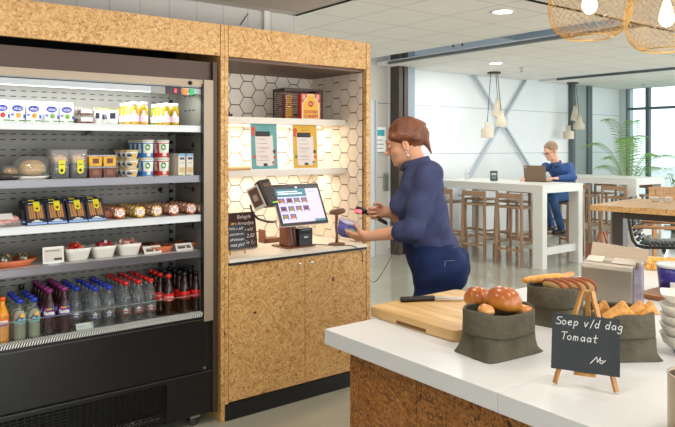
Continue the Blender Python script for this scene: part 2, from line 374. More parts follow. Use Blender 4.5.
# daylight through the glass fronts: end windows, and the long glazed side behind the camera's right; then added upward fills
area((13.0,2.0,1.5), 9, 330, (.9,.96,1), (0,PI/2,0), 2.6)
area((5.0,-2.9,1.4), 15, 170, (.94,.97,1), (PI/2,0,0), 2.2)
for x in (6.1, 10.2, 12.5): area((x,5.0,2.9), .3, 14, (.9,.95,1), (PI,0,0), 3.5)  # uplights added in the ceiling gaps to brighten the void above
area((6.5,-2.9,.5), 14, 230, (1,.97,.92), (PI/2+.55,0,0), .8)  # low fill added and tilted up to brighten the white ceiling
struct(MB().box(-3.1, -3, -3, 4.32, 0, 2.6).build('blocker_wall_left', mat('wall_paint', rgb(190,188,182), .8)))  # unseen wall added to block sky light from the left
# ------------------------------------------------------------ OSB surround
YF = 3.46
su = thing('board_surround', 'tall golden OSB board surround framing the display fridge and the checkout niche', 'surround', (1.8,YF,0))
MB().box(-.16, 1.796, YF, YF+.03, 2.13, 2.312).build('fascia', OSB, su, True)
MB().box(1.852, 2.898, YF, YF+.03, 2.13, 2.312).build('fascia', OSB, su, True)
MB().box(-.16, 2.935, YF+.031, 4.12, 2.285, 2.31).build('top_panel', OSB, su, True)
up = MB().box(1.80, 1.823, YF-.002, 4.12, 0.0, 2.312).build('upright', OSB, su, True)
MB().box(1.825, 1.848, YF-.002, 4.12, 0.0, 2.312).build('upright', OSB, su, True)
MB().box(2.902, 2.935, YF-.002, 4.12, 0, 2.312).build('upright', OSB, su, True)
MB().box(-.19, -.162, YF-.002, 4.12, 0, 2.312).build('upright', OSB, su, True)
MB().box(-.155, 1.798, 4.08, 4.12, 1.7, 2.28).box(-.155, 1.798, YF+.04, 4.08, 2.27, 2.282).build('bay_blackout', DARKG, su, True)  # black sheets added to keep the gap above the fridge in shade
MB().box(1.85, 2.90, YF+.032, 4.12, 2.112, 2.128).build('niche_ceiling', mat('brown_laminate', rgb(108,84,70), .5), su, True)
MB().box(1.849, 2.901, 4.09, 4.12, .1, 2.11).build('back_board', mat('grout', rgb(42,36,32), .9), su, True)
# hexagonal tiles
def hexes(u0, u1, v0, v1, h=.112, g=.0062):
    Rr = h/math.sqrt(3); out = []
    dx = 1.5*Rr; n = int((u1-u0)/dx)+3; m = int((v1-v0)/h)+3
    def clip(poly, ax, lim, sgn):
        res = []
        for i, p in enumerate(poly):
            q = poly[(i+1) % len(poly)]; a = (p[ax]-lim)*sgn; b = (q[ax]-lim)*sgn
            if a >= 0: res.append(p)
            if a*b < 0: t = a/(a-b); res.append((p[0]+(q[0]-p[0])*t, p[1]+(q[1]-p[1])*t))
        return res
    for i in range(n):
        for j in range(m):
            cx = u0+i*dx; cy = v0+j*h+(h/2 if i % 2 else 0); r = Rr-g/math.sqrt(3)
            p = [(cx+r*math.cos(PI*k/3), cy+r*math.sin(PI*k/3)) for k in range(6)]
            for ax, lim, sg in ((0,u0,1),(0,u1,-1),(1,v0,1),(1,v1,-1)):
                if p: p = clip(p, ax, lim, sg)
            if len(p) > 2: out.append(p)
    return out
TILE = mat('cream_tile', rgb(236,224,208), .3, var=.04, vscale=4)
ht = thing('hexagon_tiling', 'cream hexagonal wall tiling with black joints lining the checkout niche', 'tiles', (2.37,4.09,.94))
g = MB()
for p in hexes(1.85, 2.90, .942, 2.11):
    g.loft([[(a,4.089,b) for a, b in p], [(a,4.083,b) for a, b in p]], 0, False, False)
g.build('back_tiles', TILE, ht, True)
MB().box(2.896, 2.901, YF+.035, 4.08, .942, 2.11, 0).build('side_grout', MATS['grout'], ht, True)
g = MB()
for p in hexes(YF+.035, 4.082, .942, 2.11):
    g.loft([[(2.8955,a,b) for a, b in p], [(2.891,a,b) for a, b in p]], 0, False, False)
g.build('side_tiles', TILE, ht, True)
# base cabinet, worktop
bc = thing('base_cabinet', 'two-door OSB base cabinet under the checkout worktop', 'cabinet', (2.37,3.6,0))
MB().box(1.852, 2.898, YF+.02, 4.08, .1, .90).build('carcass', mat('carcass', rgb(90,66,38), .7), bc, True)
for x0, x1, kx in ((1.852,2.3925,2.345),(2.3965,2.898,2.445)):
    d = MB().box(x0, x1, YF, YF+.019, .104, .903).build('door', OSB, bc, True)
    g = MB(); g.M = Matrix.Translation((kx-bc.location.x, YF-bc.location.y, .862)) @ Matrix.Rotation(PI/2, 4, 'X')
    g.lathe([(.011,0),(.011,.012),(.006,.014)], n=14); g.build('lock', CHROME, d)
MB().box(1.826, 2.934, YF-.006, YF+.014, 0, .098).build('plinth', BLACK, bc, True)
wt = thing('worktop', 'white worktop with dark underside edge below the payment screen', 'worktop', (2.37,3.7,.9))
MB().box(1.85, 2.90, YF-.012, 4.082, .921, .94).build('slab', mat('white_worktop', rgb(236,228,214), .35), wt, True)
MB().box(1.85, 2.90, YF-.008, 4.08, .905, .92).build('edge_strip', BLACK, wt, True)
# wall shelves
for zt, lb in ((1.79,'upper white shelf in the tiled niche, under the wire rack'),(1.452,'lower white shelf in the tiled niche, holding the two posters')):
    sh = thing('wall_shelf', lb, 'shelf', (2.37,3.9,zt-.04), group=None)
    MB().box(1.852, 2.888, 3.67, 4.08, zt-.04, zt).build('board', mat('shelf_white', rgb(226,218,206), .4), sh, True)
    MB().box(1.9, 2.86, 3.93, 3.95, zt-.048, zt-.041).build('light_strip', mat('led', (1,1,1), emit=(1,.86,.66), estr=3), sh, True)
    area((2.37, 3.93, zt-.052), .95, 3.8, (1,.89,.74), (0,0,0), .03)

# ------------------------------------------------------------ the fridge
fr = thing('display_fridge', 'open black refrigerated display fridge with five lit levels of food and drinks', 'fridge', (.85,3.6,0))
FX0, FX1 = -.12, 1.785
GREYI = mat('fridge_inner', rgb(122,119,110), .4, .1); ALU = mat('price_rail', rgb(118,116,120), .28, .7)
def P(name, g, m, par=fr, bevel=0): return g.build(name, m, par, True, bevel=bevel)
P('header', MB().box(FX0, FX1, 3.50, 3.52, 1.985, 2.092).box(FX0, FX1, 3.52, 4.05, 2.06, 2.09), BROWNM)
hp = P('header_trim', MB().box(FX0, 1.757, 3.485, 3.50, 1.945, 1.985).box(FX0, 1.70, 3.50, 3.60, 1.975, 1.984), TAUPE)
a = aty(190,83,3.484)
g = MB(); g.M = Matrix.Translation((a.x,3.484,a.z)) @ Matrix.Rotation(PI/2, 4, 'X'); g.lathe([(.012,0),(.012,.006),(.007,.008),(.007,.016)], n=12)
P('lock', g, mat('lock_dark', rgb(60,60,60), .3, .8))
cp = P('control_strip', MB().box(1.40, 1.60, 3.495, 3.52, 1.898, 1.932), mat('control_grey', rgb(150,150,144), .4))
P('display', MB().box(xs(166,3.49), xs(181,3.49), 3.488, 3.495, 1.895, 1.935), mat('display_dark', rgb(40,16,16), .3))
P('digit', MB().box(xs(174.5,3.486), xs(176.5,3.486), 3.485, 3.488, 1.905, 1.925), mat('red_digit', rgb(255,40,60), emit=(1,.06,.08), estr=2))
P('switch', MB().box(xs(183,3.49), xs(187,3.49), 3.484, 3.495, 1.897, 1.93), mat('switch_orange', rgb(240,90,30), emit=(1,.2,.03), estr=1.2))
P('switch', MB().box(xs(189.5,3.49), xs(193.5,3.49), 3.484, 3.495, 1.897, 1.93), mat('switch_green', rgb(20,130,70), emit=(.02,.4,.12), estr=1))
P('canopy', MB().box(FX0, 1.70, 3.50, 3.86, 1.935, 1.95).box(FX0, 1.70, 3.50, 3.512, 1.905, 1.94), mat('canopy_grey', rgb(190,196,200), .4))
P('lamp_tube', MB().box(FX0+.03, 1.66, 3.525, 3.56, 1.905, 1.933), mat('tube_glow', (1,1,1), emit=(.95,.98,1), estr=1.6))
area((.8,3.56,1.90), 1.7, 10.5, (.93,.97,1), (math.radians(22),0,0), .05)
P('side_frame', MB().box(1.70, 1.757, 3.47, 3.50, .60, 1.985), TAUPE)
P('side_frame', MB().box(1.758, FX1, 3.475, 3.52, .062, 2.09), BROWNM)
P('side_panel', MB().box(1.703, 1.775, 3.521, 4.05, .30, 2.055), GREYI)
P('door_seal', MB().box(1.694, 1.701, 3.472, 3.50, .60, 1.96), mat('seal_black', rgb(20,24,34), .3))
g = MB().box(FX0, 1.702, 3.87, 3.90, .62, 1.95, 0); z = 1.90
while z > .72:
    for dz in (0, -.03, -.085, -.115):
        x = .35
        while x < 1.66:
            g.box(x, x+.026, 3.866, 3.8695, z+dz, z+dz+.004, 1); x += .052
        if dz in (0, -.085):
            for yy in (3.60, 3.655, 3.71): g.box(1.700, 1.7028, yy, yy+.03, z+dz, z+dz+.005, 1)
    z -= .232
P('back_panel', g, [GREYI, DARKG])
g = MB()
for z in (1.60, 1.34, 1.13, .88):
    g.M = Matrix.Translation((1.60,3.867,z)) @ Matrix.Rotation(PI/2, 4, 'X'); g.lathe([(.014,-.002),(.014,.004)], n=16)
    g.M = Matrix.Translation((1.701,3.62,z+.01)) @ Matrix.Rotation(-PI/2, 4, 'Y'); g.lathe([(.014,-.002),(.014,.003)], n=16)
P('grommets', g, BLACK)
g = MB().box(1.66, 1.672, 3.855, 3.869, .68, 1.93)
z = .72
while z < 1.9: g.box(1.655, 1.677, 3.852, 3.8545, z, z+.02, 1); z += .05
P('shelf_upright', g, [GREYI, DARKG])
SZ = [1.723, 1.4375, 1.2115, 1.0063]
for i, z in enumerate(SZ):
    s = P('shelf', MB().box(FX0+.01, 1.693, 3.52, 3.86, z-.012, z), mat('fridge_shelf', rgb(206,206,202), .35, .2))
    rl = MB().box(FX0+.01, 1.693, 3.50, 3.519, z-.038, z-.001)
    rl.box(FX0+.01, 1.693, 3.496, 3.4999, z-.038, z-.034).box(FX0+.01, 1.693, 3.496, 3.4999, z-.006, z-.001)
    rl.build('price_rail', [mat('rail_white', rgb(225,228,230), .35) if i in (0, 2) else ALU], s, False) if False else None
    o = rl.build('price_rail', mat('rail_white', rgb(225,228,230), .35) if i in (0, 2) else ALU, s); o.location = -Vector(fr.location)
    br = MB()
    for xx in (.6, 1.15, 1.65): br.add([(xx,3.54,z-.013),(xx,3.86,z-.013),(xx,3.86,z-.06),(xx+.004,3.54,z-.013),(xx+.004,3.86,z-.013),(xx+.004,3.86,z-.06)], [(0,1,2),(3,5,4),(0,2,5,3),(1,4,5,2),(0,3,4,1)])
    o = br.build('bracket', mat('bracket_grey', rgb(110,110,106), .4), s); o.location = -Vector(fr.location)
P('bottom_deck', MB().box(FX0, 1.70, 3.52, 3.868, .615, .638), mat('deck_grey', rgb(96,94,88), .4, .3))
g = MB().box(FX0, 1.70, 3.478, 3.519, .628, .650, 1)
x = FX0
while x < 1.70:
    g.add([(x,3.4775,.629),(x+.0065,3.4775,.629),(x+.014,3.4775,.650),(x+.0075,3.4775,.650),(x,3.4765,.629),(x+.0065,3.4765,.629),(x+.014,3.4765,.650),(x+.0075,3.4765,.650)], [(4,5,6,7)], 0)
    g.box(x, x+.0065, 3.48, 3.518, .6502, .6545, 0); x += .0125
P('air_grille', g, [mat('grille_white', rgb(225,225,220), .4), DARKG])
P('glass_guard', MB().box(FX0, 1.694, 3.522, 3.526, .645, .745), clear('guard_glass', (.92,.94,.92), .05))
P('guard_edge', MB().box(FX0, 1.694, 3.5215, 3.5265, .7455, .748), mat('glass_edge', rgb(150,160,155), .15))
P('front_panel', MB().box(FX0, 1.72, 3.482, 3.50, .318, .626).box(1.72, 1.757, 3.486, 3.50, .318, .60), mat('front_black', rgb(20,20,20), .3), bevel=.002)
P('catch', MB().box(1.70, 1.716, 3.479, 3.482, .325, .338), STEEL)
P('trim_line', MB().box(FX0, 1.757, 3.474, 3.482, .609, .613).box(FX0, 1.757, 3.474, 3.50, .307, .311), mat('trim_line', rgb(90,90,88), .3, .6))
P('lower_panel', MB().box(FX0, .55, 3.486, 3.50, .068, .305).box(1.48, 1.757, 3.486, 3.50, .068, .305).box(.55, 1.48, 3.486, 3.50, .068, .072).box(.55, 1.48, 3.486, 3.50, .282, .305), mat('front_black', rgb(20,20,20), .3))
P('inner_base', MB().box(FX0, 1.757, 3.56, 4.05, .07, .60), DARKG)
g = MB()
x = .556
while x < 1.475:
    g.box(x-.002, x+.003, 3.484, 3.49, .072, .282)
    for k in range(13): g.M = Matrix.Translation((x+.016,3.488,.082+.0155*k)) @ Matrix.Rotation(-.25,4,'Y'); g.box(-.0135,.0135,-.004,.004,-.0028,.0028); g.M = Matrix()
    x += .033
P('vent_grille', g, mat('vent_black', rgb(32,31,30), .35, .3))
P('cooling_pipe', MB().tube([(1.22,3.53,.10),(1.45,3.53,.10)], .01).box(1.2,1.46,3.535,3.55,.075,.09), STEEL)
g = MB()
for x in (1.66, -.02):
    g.box(x-.03, x+.03, 3.50, 3.56, .05, .066, 1); g.M = Matrix.Translation((x,3.53,.026)) @ Matrix.Rotation(PI/2, 4, 'X'); g.lathe([(.012,-.016),(.026,-.014),(.026,.014),(.012,.016)], n=18); g.M = Matrix()
    P('caster', g, [mat('caster_rubber', rgb(60,58,54), .6), STEEL]); g = MB()

# ------------------------------------------------------------ things in the fridge
def put(o, x, y, z, rz=0, s=None):
    o.location = (x,y,z); o.rotation_euler = (0,0,rz)
    if s: o.scale = (s[0],s[0],s[1]) if hasattr(s, '__len__') else (s,s,s)
    return o
def rows(proto, xlist, y0, dy, n, z, lab, group, first=True, rz=0, jit=0):
    """the columns and rows of one product; lab(col, row) gives each its own label"""
    k = 0
    for i, x in enumerate(xlist):
        nn = n[i] if hasattr(n, '__len__') else n; r0 = 0
        if isinstance(nn, tuple): r0, nn = nn
        for r in range(r0, nn):
            o = proto if (first and k == 0) else copy_tree(proto)
            put(o, x+jit*(R_.random()-.5), y0+r*dy+jit*(R_.random()-.5), z, rz+jit*4*(R_.random()-.5)); o['label'] = lab(i, r); o['group'] = group; k += 1
YS = 3.555
BLUE = mat('logo_blue', rgb(40,60,190), .5)
def carton(fc, fruit):
    t = thing('dairy_pouch', fruit, 'dairy carton', group='dairy pouches on the top shelf')
    g = MB(); w = .033
    g.loft([[(-w,-.022,0),(w,-.022,0),(w,.022,0),(-w,.022,0)],[(-w,-.02,.075),(w,-.02,.075),(w,.02,.075),(-w,.02,.075)],[(-w,-.004,.092),(w,-.004,.092),(w,.004,.092),(-w,.004,.092)]], 0, False)
    g.build('pouch', PAPER, t)
    q = MB(); q.M = Matrix.Translation((0,-.0228,.058)) @ Matrix.Rotation(PI/2,4,'X') @ Matrix.Diagonal((1,.55,1,1)); q.lathe([(.024,0),(.024,.0008)], n=20, sm=False)
    q.M = Matrix(); q.text('vico', .026, UP((0,-.0238,.058)), 1, shear=.1, bold=.02, width=.034)
    q.box(-.028,-.016,-.0232,-.0224,.026,.036, 0); q.text('15', .012, UP((-.022,-.0236,.031)), 1)
    q.box(.026,.0335,-.0232,.012,.016,.032, 0)
    q.M = Matrix.Translation((.004,-.0228,.028)) @ Matrix.Rotation(PI/2,4,'X'); q.lathe([(.011,0),(.008,.002)], n=12, mi=2)
    q.M = Matrix(); q.box(-.033,-.012,-.023,-.0222,.004,.008,3).box(.006,.033,-.023,-.0222,.004,.009,3)
    q.build('print', [BLUE, PAPER, mat(fc[0], rgb(*fc[1]), .5), mat('leaf_green', rgb(70,150,60), .6)], t)
    return t
fx = {'peach': ('peach_orange', (235,160,40)), 'apple': ('apple_green', (110,180,50)), 'berry': ('berry_red', (210,50,60))}
for nm, fc, pxs in (('red fruit', fx['berry'], (1,)), ('orange fruit', fx['peach'], (16.5,32.5)), ('green fruit', fx['apple'], (50.5,65.5))):
    pr = kids(carton(fc, nm)); pr.scale = (1.02,1,1.14); xl = [xs(p, YS) for p in pxs]
    def lab(i, r, nm=nm, n=len(xl)):
        sd = ('left ','right ')[i] if n > 1 else ''
        return 'front white dairy pouch with blue oval, %s%s picture' % (sd, nm) if r == 0 else 'white dairy pouch, %s in the file behind the %s%s pouch' % (ORD(r), sd, nm)
    rows(pr, xl, YS, .05, 4, 1.7235, lab, 'dairy pouches on the top shelf')
# brownie trays
t = thing('cake_tray', 'clear tray of chocolate cakes on the top shelf, lower one', 'cake tray', group='stacked cake trays on the top shelf')
MB().loft([[(-.045*k,-.04*k,z),(.045*k,-.04*k,z),(.045*k,.04*k,z),(-.045*k,.04*k,z)] for k, z in ((.85,0),(1,.034),(1,.036))], 0, False).build('tray', clear('tray_plastic', (.9,.88,.85), .12, .1), t)
g = MB()
for i in range(4):
    g.cbox((-.03+.02*i,-.005,.012), (.017,.06,.02), i % 2)
g.build('cakes', [mat('choc', rgb(88,48,34), .6, bump=.3), mat('choc_red', rgb(150,90,70), .6, bump=.3)], t)
MB().box(-.025,.03,-.0415,-.0405,.008,.026).build('label', PAPER, t)
t.scale = (1.08,1,1.18); pr = kids(t); x = xs(84, YS+.01)
for k, (dx, dy, z, lb) in enumerate(((0,0,1.7235,'front lower clear tray of chocolate cakes beside the dairy pouches'),(0,0,1.7668,'front upper clear tray of chocolate cakes beside the dairy pouches'),(0,.09,1.7235,'rear lower clear tray of chocolate cakes behind the front stack'),(0,.09,1.7668,'rear upper clear tray of chocolate cakes behind the front stack'))):
    o = pr if k == 0 else copy_tree(pr); put(o, x+dx, YS+.012+dy, z); o['label'] = lb
# white cups
def cup(nm, lb, r0, r1, h, body, lid, decal, grp, cat='cup', lidt=.006):
    t = thing(nm, lb, cat, group=grp)
    MB().lathe([(r0,0),(r1,h)], n=24).build('cup', body, t)
    MB().lathe([(r1+.002,h),(r1+.0025,h+lidt),(r1-.004,h+lidt+.001)], n=24).build('lid', lid, t)
    g = MB(); decal(g, r0, r1, h)
    if g.v: g.build('print', decal.mats, t)
    return t
def band(g, r0, r1, h, z0, z1, a0, a1, mi, eps=.0008, n=10):
    for k in range(n):
        a = a0+(a1-a0)*k/n-PI/2; b = a0+(a1-a0)*(k+1)/n-PI/2
        q = []
        for an, z in ((a,z0),(b,z0),(b,z1),(a,z1)):
            r = r0+(r1-r0)*z/h+eps; q.append((r*math.cos(an), r*math.sin(an), z))
        g.quad(*q, mi)
def dcl(g, r0, r1, h): band(g, r0, r1, h, h*.35, h*.75, -.5, .5, 0)
dcl.mats = [mat('label_dark', rgb(50,46,70), .5)]
lidm = mat('lid_green', rgb(150,150,70), .5, var=.3, vscale=60)
c0 = kids(cup('dessert_pot', 'white dessert pot with dark square label and olive lid', .026, .032, .078, PAPER, lidm, dcl, None)); put(c0, xs(112.5,YS), YS, 1.7235)
c1 = copy_tree(c0, (xs(97.5,YS+.03), YS+.03, 1.7235), label='small plain pot standing next to the stacked cake trays'); c1.scale = (.7,.7,1)
c2 = copy_tree(c0, (xs(112.5,YS)-.0, YS+.075, 1.7235), label='second white dessert pot, hidden behind the front one')
c3 = copy_tree(c0, (xs(104,YS+.08), YS+.08, 1.7235), label='white dessert pot in the gap between trays and juice bottles'); c3.scale = (.8,.8,.95)

# bottles: body, cap, label
def bottle(nm, lb, prof, bm, cap, caph, capr, lab=None, fill=None, n=20):
    t = thing(nm, lb, 'bottle'); h = prof[-1][1]
    MB().lathe(prof, n=n).build('body', bm, t)
    if fill: MB().lathe(fill[0], n=n).build('drink', fill[1], t)
    MB().lathe([(capr,h-.002),(capr,h-.002+caph),(capr-.002,h+caph)], n=16).build('cap', cap, t)
    if lab:
        g = MB(); z0, z1, r, mats, deco = lab
        g.lathe([(r,z0),(r,z1)], n=28, cap0=False, cap1=False)
        if deco: deco(g, r, z0, z1)
        g.build('label', mats, t)
    return t
YEL = mat('juice_yellow', rgb(176,148,22), .12, spec=.6); YELP = mat('juice_peach', rgb(204,164,64), .12); GRNJ = mat('juice_green', rgb(150,160,30), .12)
PINK = mat('label_pink', rgb(238,212,224), .5)
def jl(g, r, z0, z1): band(g, r, r, 1, z1, z1+.028, -.25, .25, 1, .0006); band(g, r, r, 1, z1-.01, z1+.012, -.5, .5, 1, .0005)
jp = [(.022,0),(.024,.004),(.024,.088),(.019,.1),(.017,.108)]
grpj = 'juice bottles on the top shelf'
def jbot(m): 
    t = bottle('juice_bottle', '', jp, m, mat('cap_white', rgb(236,238,236), .4), .016, .019, (.016,.05,.0247,[PINK,mat('label_white', rgb(240,236,236), .5)], jl)); t['group'] = grpj; return t
jys = [(126,1,YEL,'peach'),(134,0,YELP,'peach'),(143.5,0,YELP,'peach')]
ja = kids(jbot(YELP)); jb = kids(jbot(YEL)); jc = kids(jbot(GRNJ))
spec = [(ja,134,0,'front pale yellow juice bottle with pink label, left one of the front pair'),(ja,143.5,0,'front pale yellow juice bottle with pink label, right one of the front pair'),
        (jb,166,0,'front bright yellow juice bottle with pink label, left one of the right pair'),(jb,174.5,0,'front bright yellow juice bottle with pink label, right one of the right pair'),
        (jb,201,1.2,'yellow juice bottle standing alone at the right end of the top shelf')]
used = set()
for pr, px, r, lb in spec:
    o = copy_tree(pr) if pr.name in used else pr; used.add(pr.name); put(o, xs(px,YS+.055*r)-(.01 if px > 200 else 0), YS+.055*r, 1.7235); o['label'] = lb
for px, nm in ((134,'left pale yellow bottle'),(143.5,'right pale yellow bottle'),(166,'left bright yellow bottle'),(174.5,'right bright yellow bottle')):
    for r in (1, 2, 3):
        src = (ja if px < 150 else jb) if r < 2 else (jb if px < 150 else jc)
        o = copy_tree(src) if src.name in used else src; used.add(src.name); put(o, xs(px,YS), YS+.055*r, 1.7235); o['label'] = 'juice bottle %s in line behind the %s' % (ORD(r), nm)

# second shelf
z2 = SZ[1]+.0005
def superring(a, b, z, n=28, e=2.6, c=(0,0), jit=0, rg=None, ph=0):
    out = []
    for j in range(n):
        t = 2*PI*j/n+ph; ct, st = math.cos(t), math.sin(t)
        k = (abs(ct)**e+abs(st)**e)**(-1/e); jj = 1+(jit*(rg.random()-.5) if jit else 0)
        out.append((c[0]+a*k*ct*jj, c[1]+b*k*st*jj, z+(jit*.02*(rg.random()-.5) if jit else 0)))
    return out
PLW = mat('porcelain', rgb(226,222,212), .2)
def plate(nm, lb, px0, px1, y, z, h, m=PLW, cat='plate', dep=.075, e=4, t=.005):
    x0, x1 = xs(px0, y-dep), xs(px1, y-dep); a = (x1-x0)/2
    th = thing(nm, lb, cat, ((x0+x1)/2, y, z))
    MB().loft([superring(a*.72,dep*.72,0,e=e), superring(a*.75,dep*.75,.003,e=e), superring(a,dep,h,e=e), superring(a-t,dep-t,h,e=e), superring(a*.72-t,dep*.72-t,.007,e=e)], 0).build('dish', m, th)
    return th, a
th, a = plate('serving_plate', 'white serving plate with a wrapped loaf on the second shelf', 10, 54, 3.62, z2, .016)
bread = mat('bread_crust', rgb(206,164,96), .6, var=.15, vscale=40, bump=.3); film = clear('film', (.95,.95,.95), .16, .12)
def wrapped_loaf(x, y, z, lb, s=1):
    t = thing('wrapped_loaf', lb, 'bread', (x,y,z), group='wrapped loaves'); MB().ell((0,0,.036*s), (.05*s,.04*s,.032*s), 18, 0, jit=.04, seed=3).build('loaf', bread, t)
    rg = random.Random(4); MB().loft([superring(.06*s,.05*s,.001,e=3,jit=.06,rg=rg), superring(.07*s,.055*s,.03*s,e=2.6,jit=.1,rg=rg), superring(.06*s,.045*s,.066*s,e=2.4,jit=.12,rg=rg), superring(.045*s,.012*s,.082*s,e=2.4,jit=.2,rg=rg)], 0).build('wrapper', film, t); return t
wrapped_loaf(th.location.x+.015, 3.62, z2+.008, 'round pale loaf in clear film lying on the white serving plate', 1.32)
wrapped_loaf(th.location.x-.075, 3.66, z2+.012, 'smaller loaf in clear film at the left back of the white plate', .7)
t = thing('black_tray', 'black plastic tray cut off at the left end of the second shelf', 'tray', (xs(5,3.6),3.6,z2)); MB().loft([superring(.05,.05,0,e=4), superring(.07,.07,.014,e=4), superring(.064,.064,.014,e=4), superring(.05,.05,.004,e=4)]).build('tray', BLACK, t)
MB().ell((0,0,.018),(.045,.05,.014),14,jit=.1).build('food', mat('dark_food', rgb(92,80,70), .6), t)
# pastry packets with yellow tags
YT = mat('tag_yellow', rgb(226,214,20), .5); PDARK = mat('packet_dark', rgb(30,38,56), .35)
def packet():
    t = thing('pastry_packet', '', 'packet', group='pastry packets with yellow tags')
    rg = random.Random(2); w, h = .036, .105
    g = MB().loft([superring(w*k, d, z, e=3, jit=.05, rg=rg) for k, d, z in ((.95,.012,0),(1,.02,.015),(1,.022,.055),(.98,.016,.085),(1.02,.003,h))]); g.build('film_bag', film, t)
    MB().loft([superring(w*.94, .012, .004, e=3), superring(w*.94, .016, .03, e=3), superring(w*.9,.017,.055,e=3)]).build('card', PDARK, t)
    MB().ell((0,.002,.068), (.028,.013,.018), 14, jit=.1, seed=5).build('pastry', mat('pastry', rgb(222,188,150), .6, var=.3, vscale=90), t)
    q = MB().box(-.012,.014,-.0245,-.023,.018,.066).lathe([(.0,0),(.013,0)], n=3)
    q = MB(); q.box(-.012,.014,-.0262,-.0252,.03,.066); q.M = Matrix.Translation((.001,-.0252,.03)) @ Matrix.Rotation(PI/2,4,'X'); q.lathe([(.013,0),(.013,.001)], n=20, sm=False)
    q.lathe([(.006,.0011),(.006,.0016)], n=14, mi=1, sm=False); q.M = Matrix(); q.box(-.007,.009,-.0268,-.0263,.05,.053,1); q.build('tag', [YT, mat('ink', rgb(40,40,20), .6)], t)
    return t
pk = kids(packet()); pk.scale = (1.22,1.1,1.42)
for k, (px, r, lb) in enumerate(((60,0,'left front pastry packet with yellow tag'),(78.5,0,'right front pastry packet with yellow tag'),(62,1,'pastry packet leaning right behind the left front packet'),(62,2,'third pastry packet of the left file'),(62,3,'fourth pastry packet of the left file'),(80,1,'pastry packet leaning right behind the right front packet'),(80,2,'third pastry packet of the right file'),(80,3,'rearmost pastry packet of the right file'))):
    o = pk if k == 0 else copy_tree(pk); put(o, xs(px,YS), YS+.048*r, z2); o['label'] = lb
# snack boxes: yellow over brown
def snack(cname, c, lb, c2):
    t = thing('snack_tub', lb, 'snack box', group='yellow and brown snack tubs')
    w = .031
    MB().loft([[(-w*k,-.03*k,z),(w*k,-.03*k,z),(w*k,.03*k,z),(-w*k,.03*k,z)] for k, z in ((.9,0),(1,.04))], 0, False).build('tub', mat(cname, rgb(*c), .45, var=.15, vscale=50), t)
    MB().box(-w-.002,w+.002,-.032,.032,.04,.046).build('lid', clear('lid_clear', (.9,.9,.9), .25, .1), t)
    q = MB().box(-.014,.014,-.0315,-.0305,.012,.032); q.build('print', mat(c2[0], rgb(*c2[1]), .5), t); return t
s1 = kids(snack('snack_yellow', (224,170,40), '', ('print_brown',(110,60,30)))); s2 = kids(snack('snack_brown', (104,56,40), '', ('print_dull',(140,90,60))))
s1.scale = s2.scale = (1.1,1,1.28)
for i, px in enumerate((94, 108)):
    for lv in (0, 1):
        for r in range(3):
            src = s2 if (lv == 0) else s1; nm = 'yellow' if lv else 'dark brown'
            o = copy_tree(src) if (i or r) else src; put(o, xs(px,YS), YS+.068*r, z2+.0608*lv)
            o['label'] = ('front %s snack tub, %s of the two stacks' % (nm, 'left' if i == 0 else 'right')) if r == 0 else '%s snack tub, %s row back in the %s stack' % (nm, ORD(r), 'left' if i == 0 else 'right')
# white yoghurt bowls, stacks of three
def yl(g, r0, r1, h): band(g, r0, r1, h, h*.1, h*.8, .1, .9, 1); band(g, r0, r1, h, h*.3, h*.62, -.7, .15, 0); band(g, r0, r1, h, h*.66, h*.8, -.6, .0, 2)
yl.mats = [mat('print_navy', rgb(60,66,96), .5), mat('print_gold', rgb(226,184,96), .5), mat('print_lilac', rgb(150,150,180), .5)]
yb = kids(cup('yoghurt_bowl', '', .026, .036, .031, PAPER, mat('lid_gold', rgb(216,190,130), .4), yl, 'stacked white yoghurt bowls', 'yoghurt')); yb.scale = (1.05,1.05,1.27)
k = 0
for px, r in ((131,0),(131,1),(131,2)):
    for lv in range(3):
        o = yb if k == 0 else copy_tree(yb); k += 1; put(o, xs(px,YS), YS+.075*r, z2+.0489*lv)
        o['label'] = '%s white yoghurt bowl of the %s stack' % (('bottom','middle','top')[lv], ('front','middle','rear')[r])
# green-badge pots: blue and red
def pot(nm, c, lb):
    def dc(g, r0, r1, h):
        band(g, r0, r1, h, 0.002, h*.3, -1.6, 1.6, 0, n=20); band(g, r0, r1, h, h*.3, h*.93, -1.6, -.75, 0, n=8)
        M = g.M; n = 16; pts = []
        for j in range(n):
            a = .42*math.cos(2*PI*j/n)+.05; z = h*.66+h*.2*math.sin(2*PI*j/n); r = r0+(r1-r0)*z/h+.0014; pts.append((r*math.sin(a), -r*math.cos(a), z))
        g.add(pts, [tuple(range(n))], 1); band(g, r0, r1, h, h*.88, h*.93, -1.6, 1.6, 0, .0009, 20)
        g.text('puur', .016, UP((.0015,-(r0+(r1-r0)*.7+.0022),h*.67)), 2, width=.018)
        band(g, r0, r1, h, h*.1, h*.36, -.1, .55, 3, .0018)
    dc.mats = [mat(nm, rgb(*c), .45), mat('badge_green', rgb(70,160,50), .45), PAPER, mat('print_cream', rgb(232,220,200), .5)]
    return cup('yoghurt_pot', lb, .0275, .0315, .060, mat('pot_white', rgb(236,236,230), .4), mat('pot_lid', rgb(222,216,200), .4), dc, 'yoghurt pots with green badge', 'yoghurt')
for nm, c, px in (('blue', (50,130,200), 147.2), ('red', (205,50,50), 163)):
    p = kids(pot('pot_'+nm, c, '')); p.scale = (1.06,1.06,1.5); k = 0
    for r in range(4):
        for lv in range(2):
            o = p if k == 0 else copy_tree(p); k += 1; put(o, xs(px,YS), YS+.068*r, z2+.1013*lv)
            o['label'] = '%s and white yoghurt pot with green badge, %s %s' % (nm, ('lower','upper')[lv], ('in front','second row','third row','rearmost')[r])
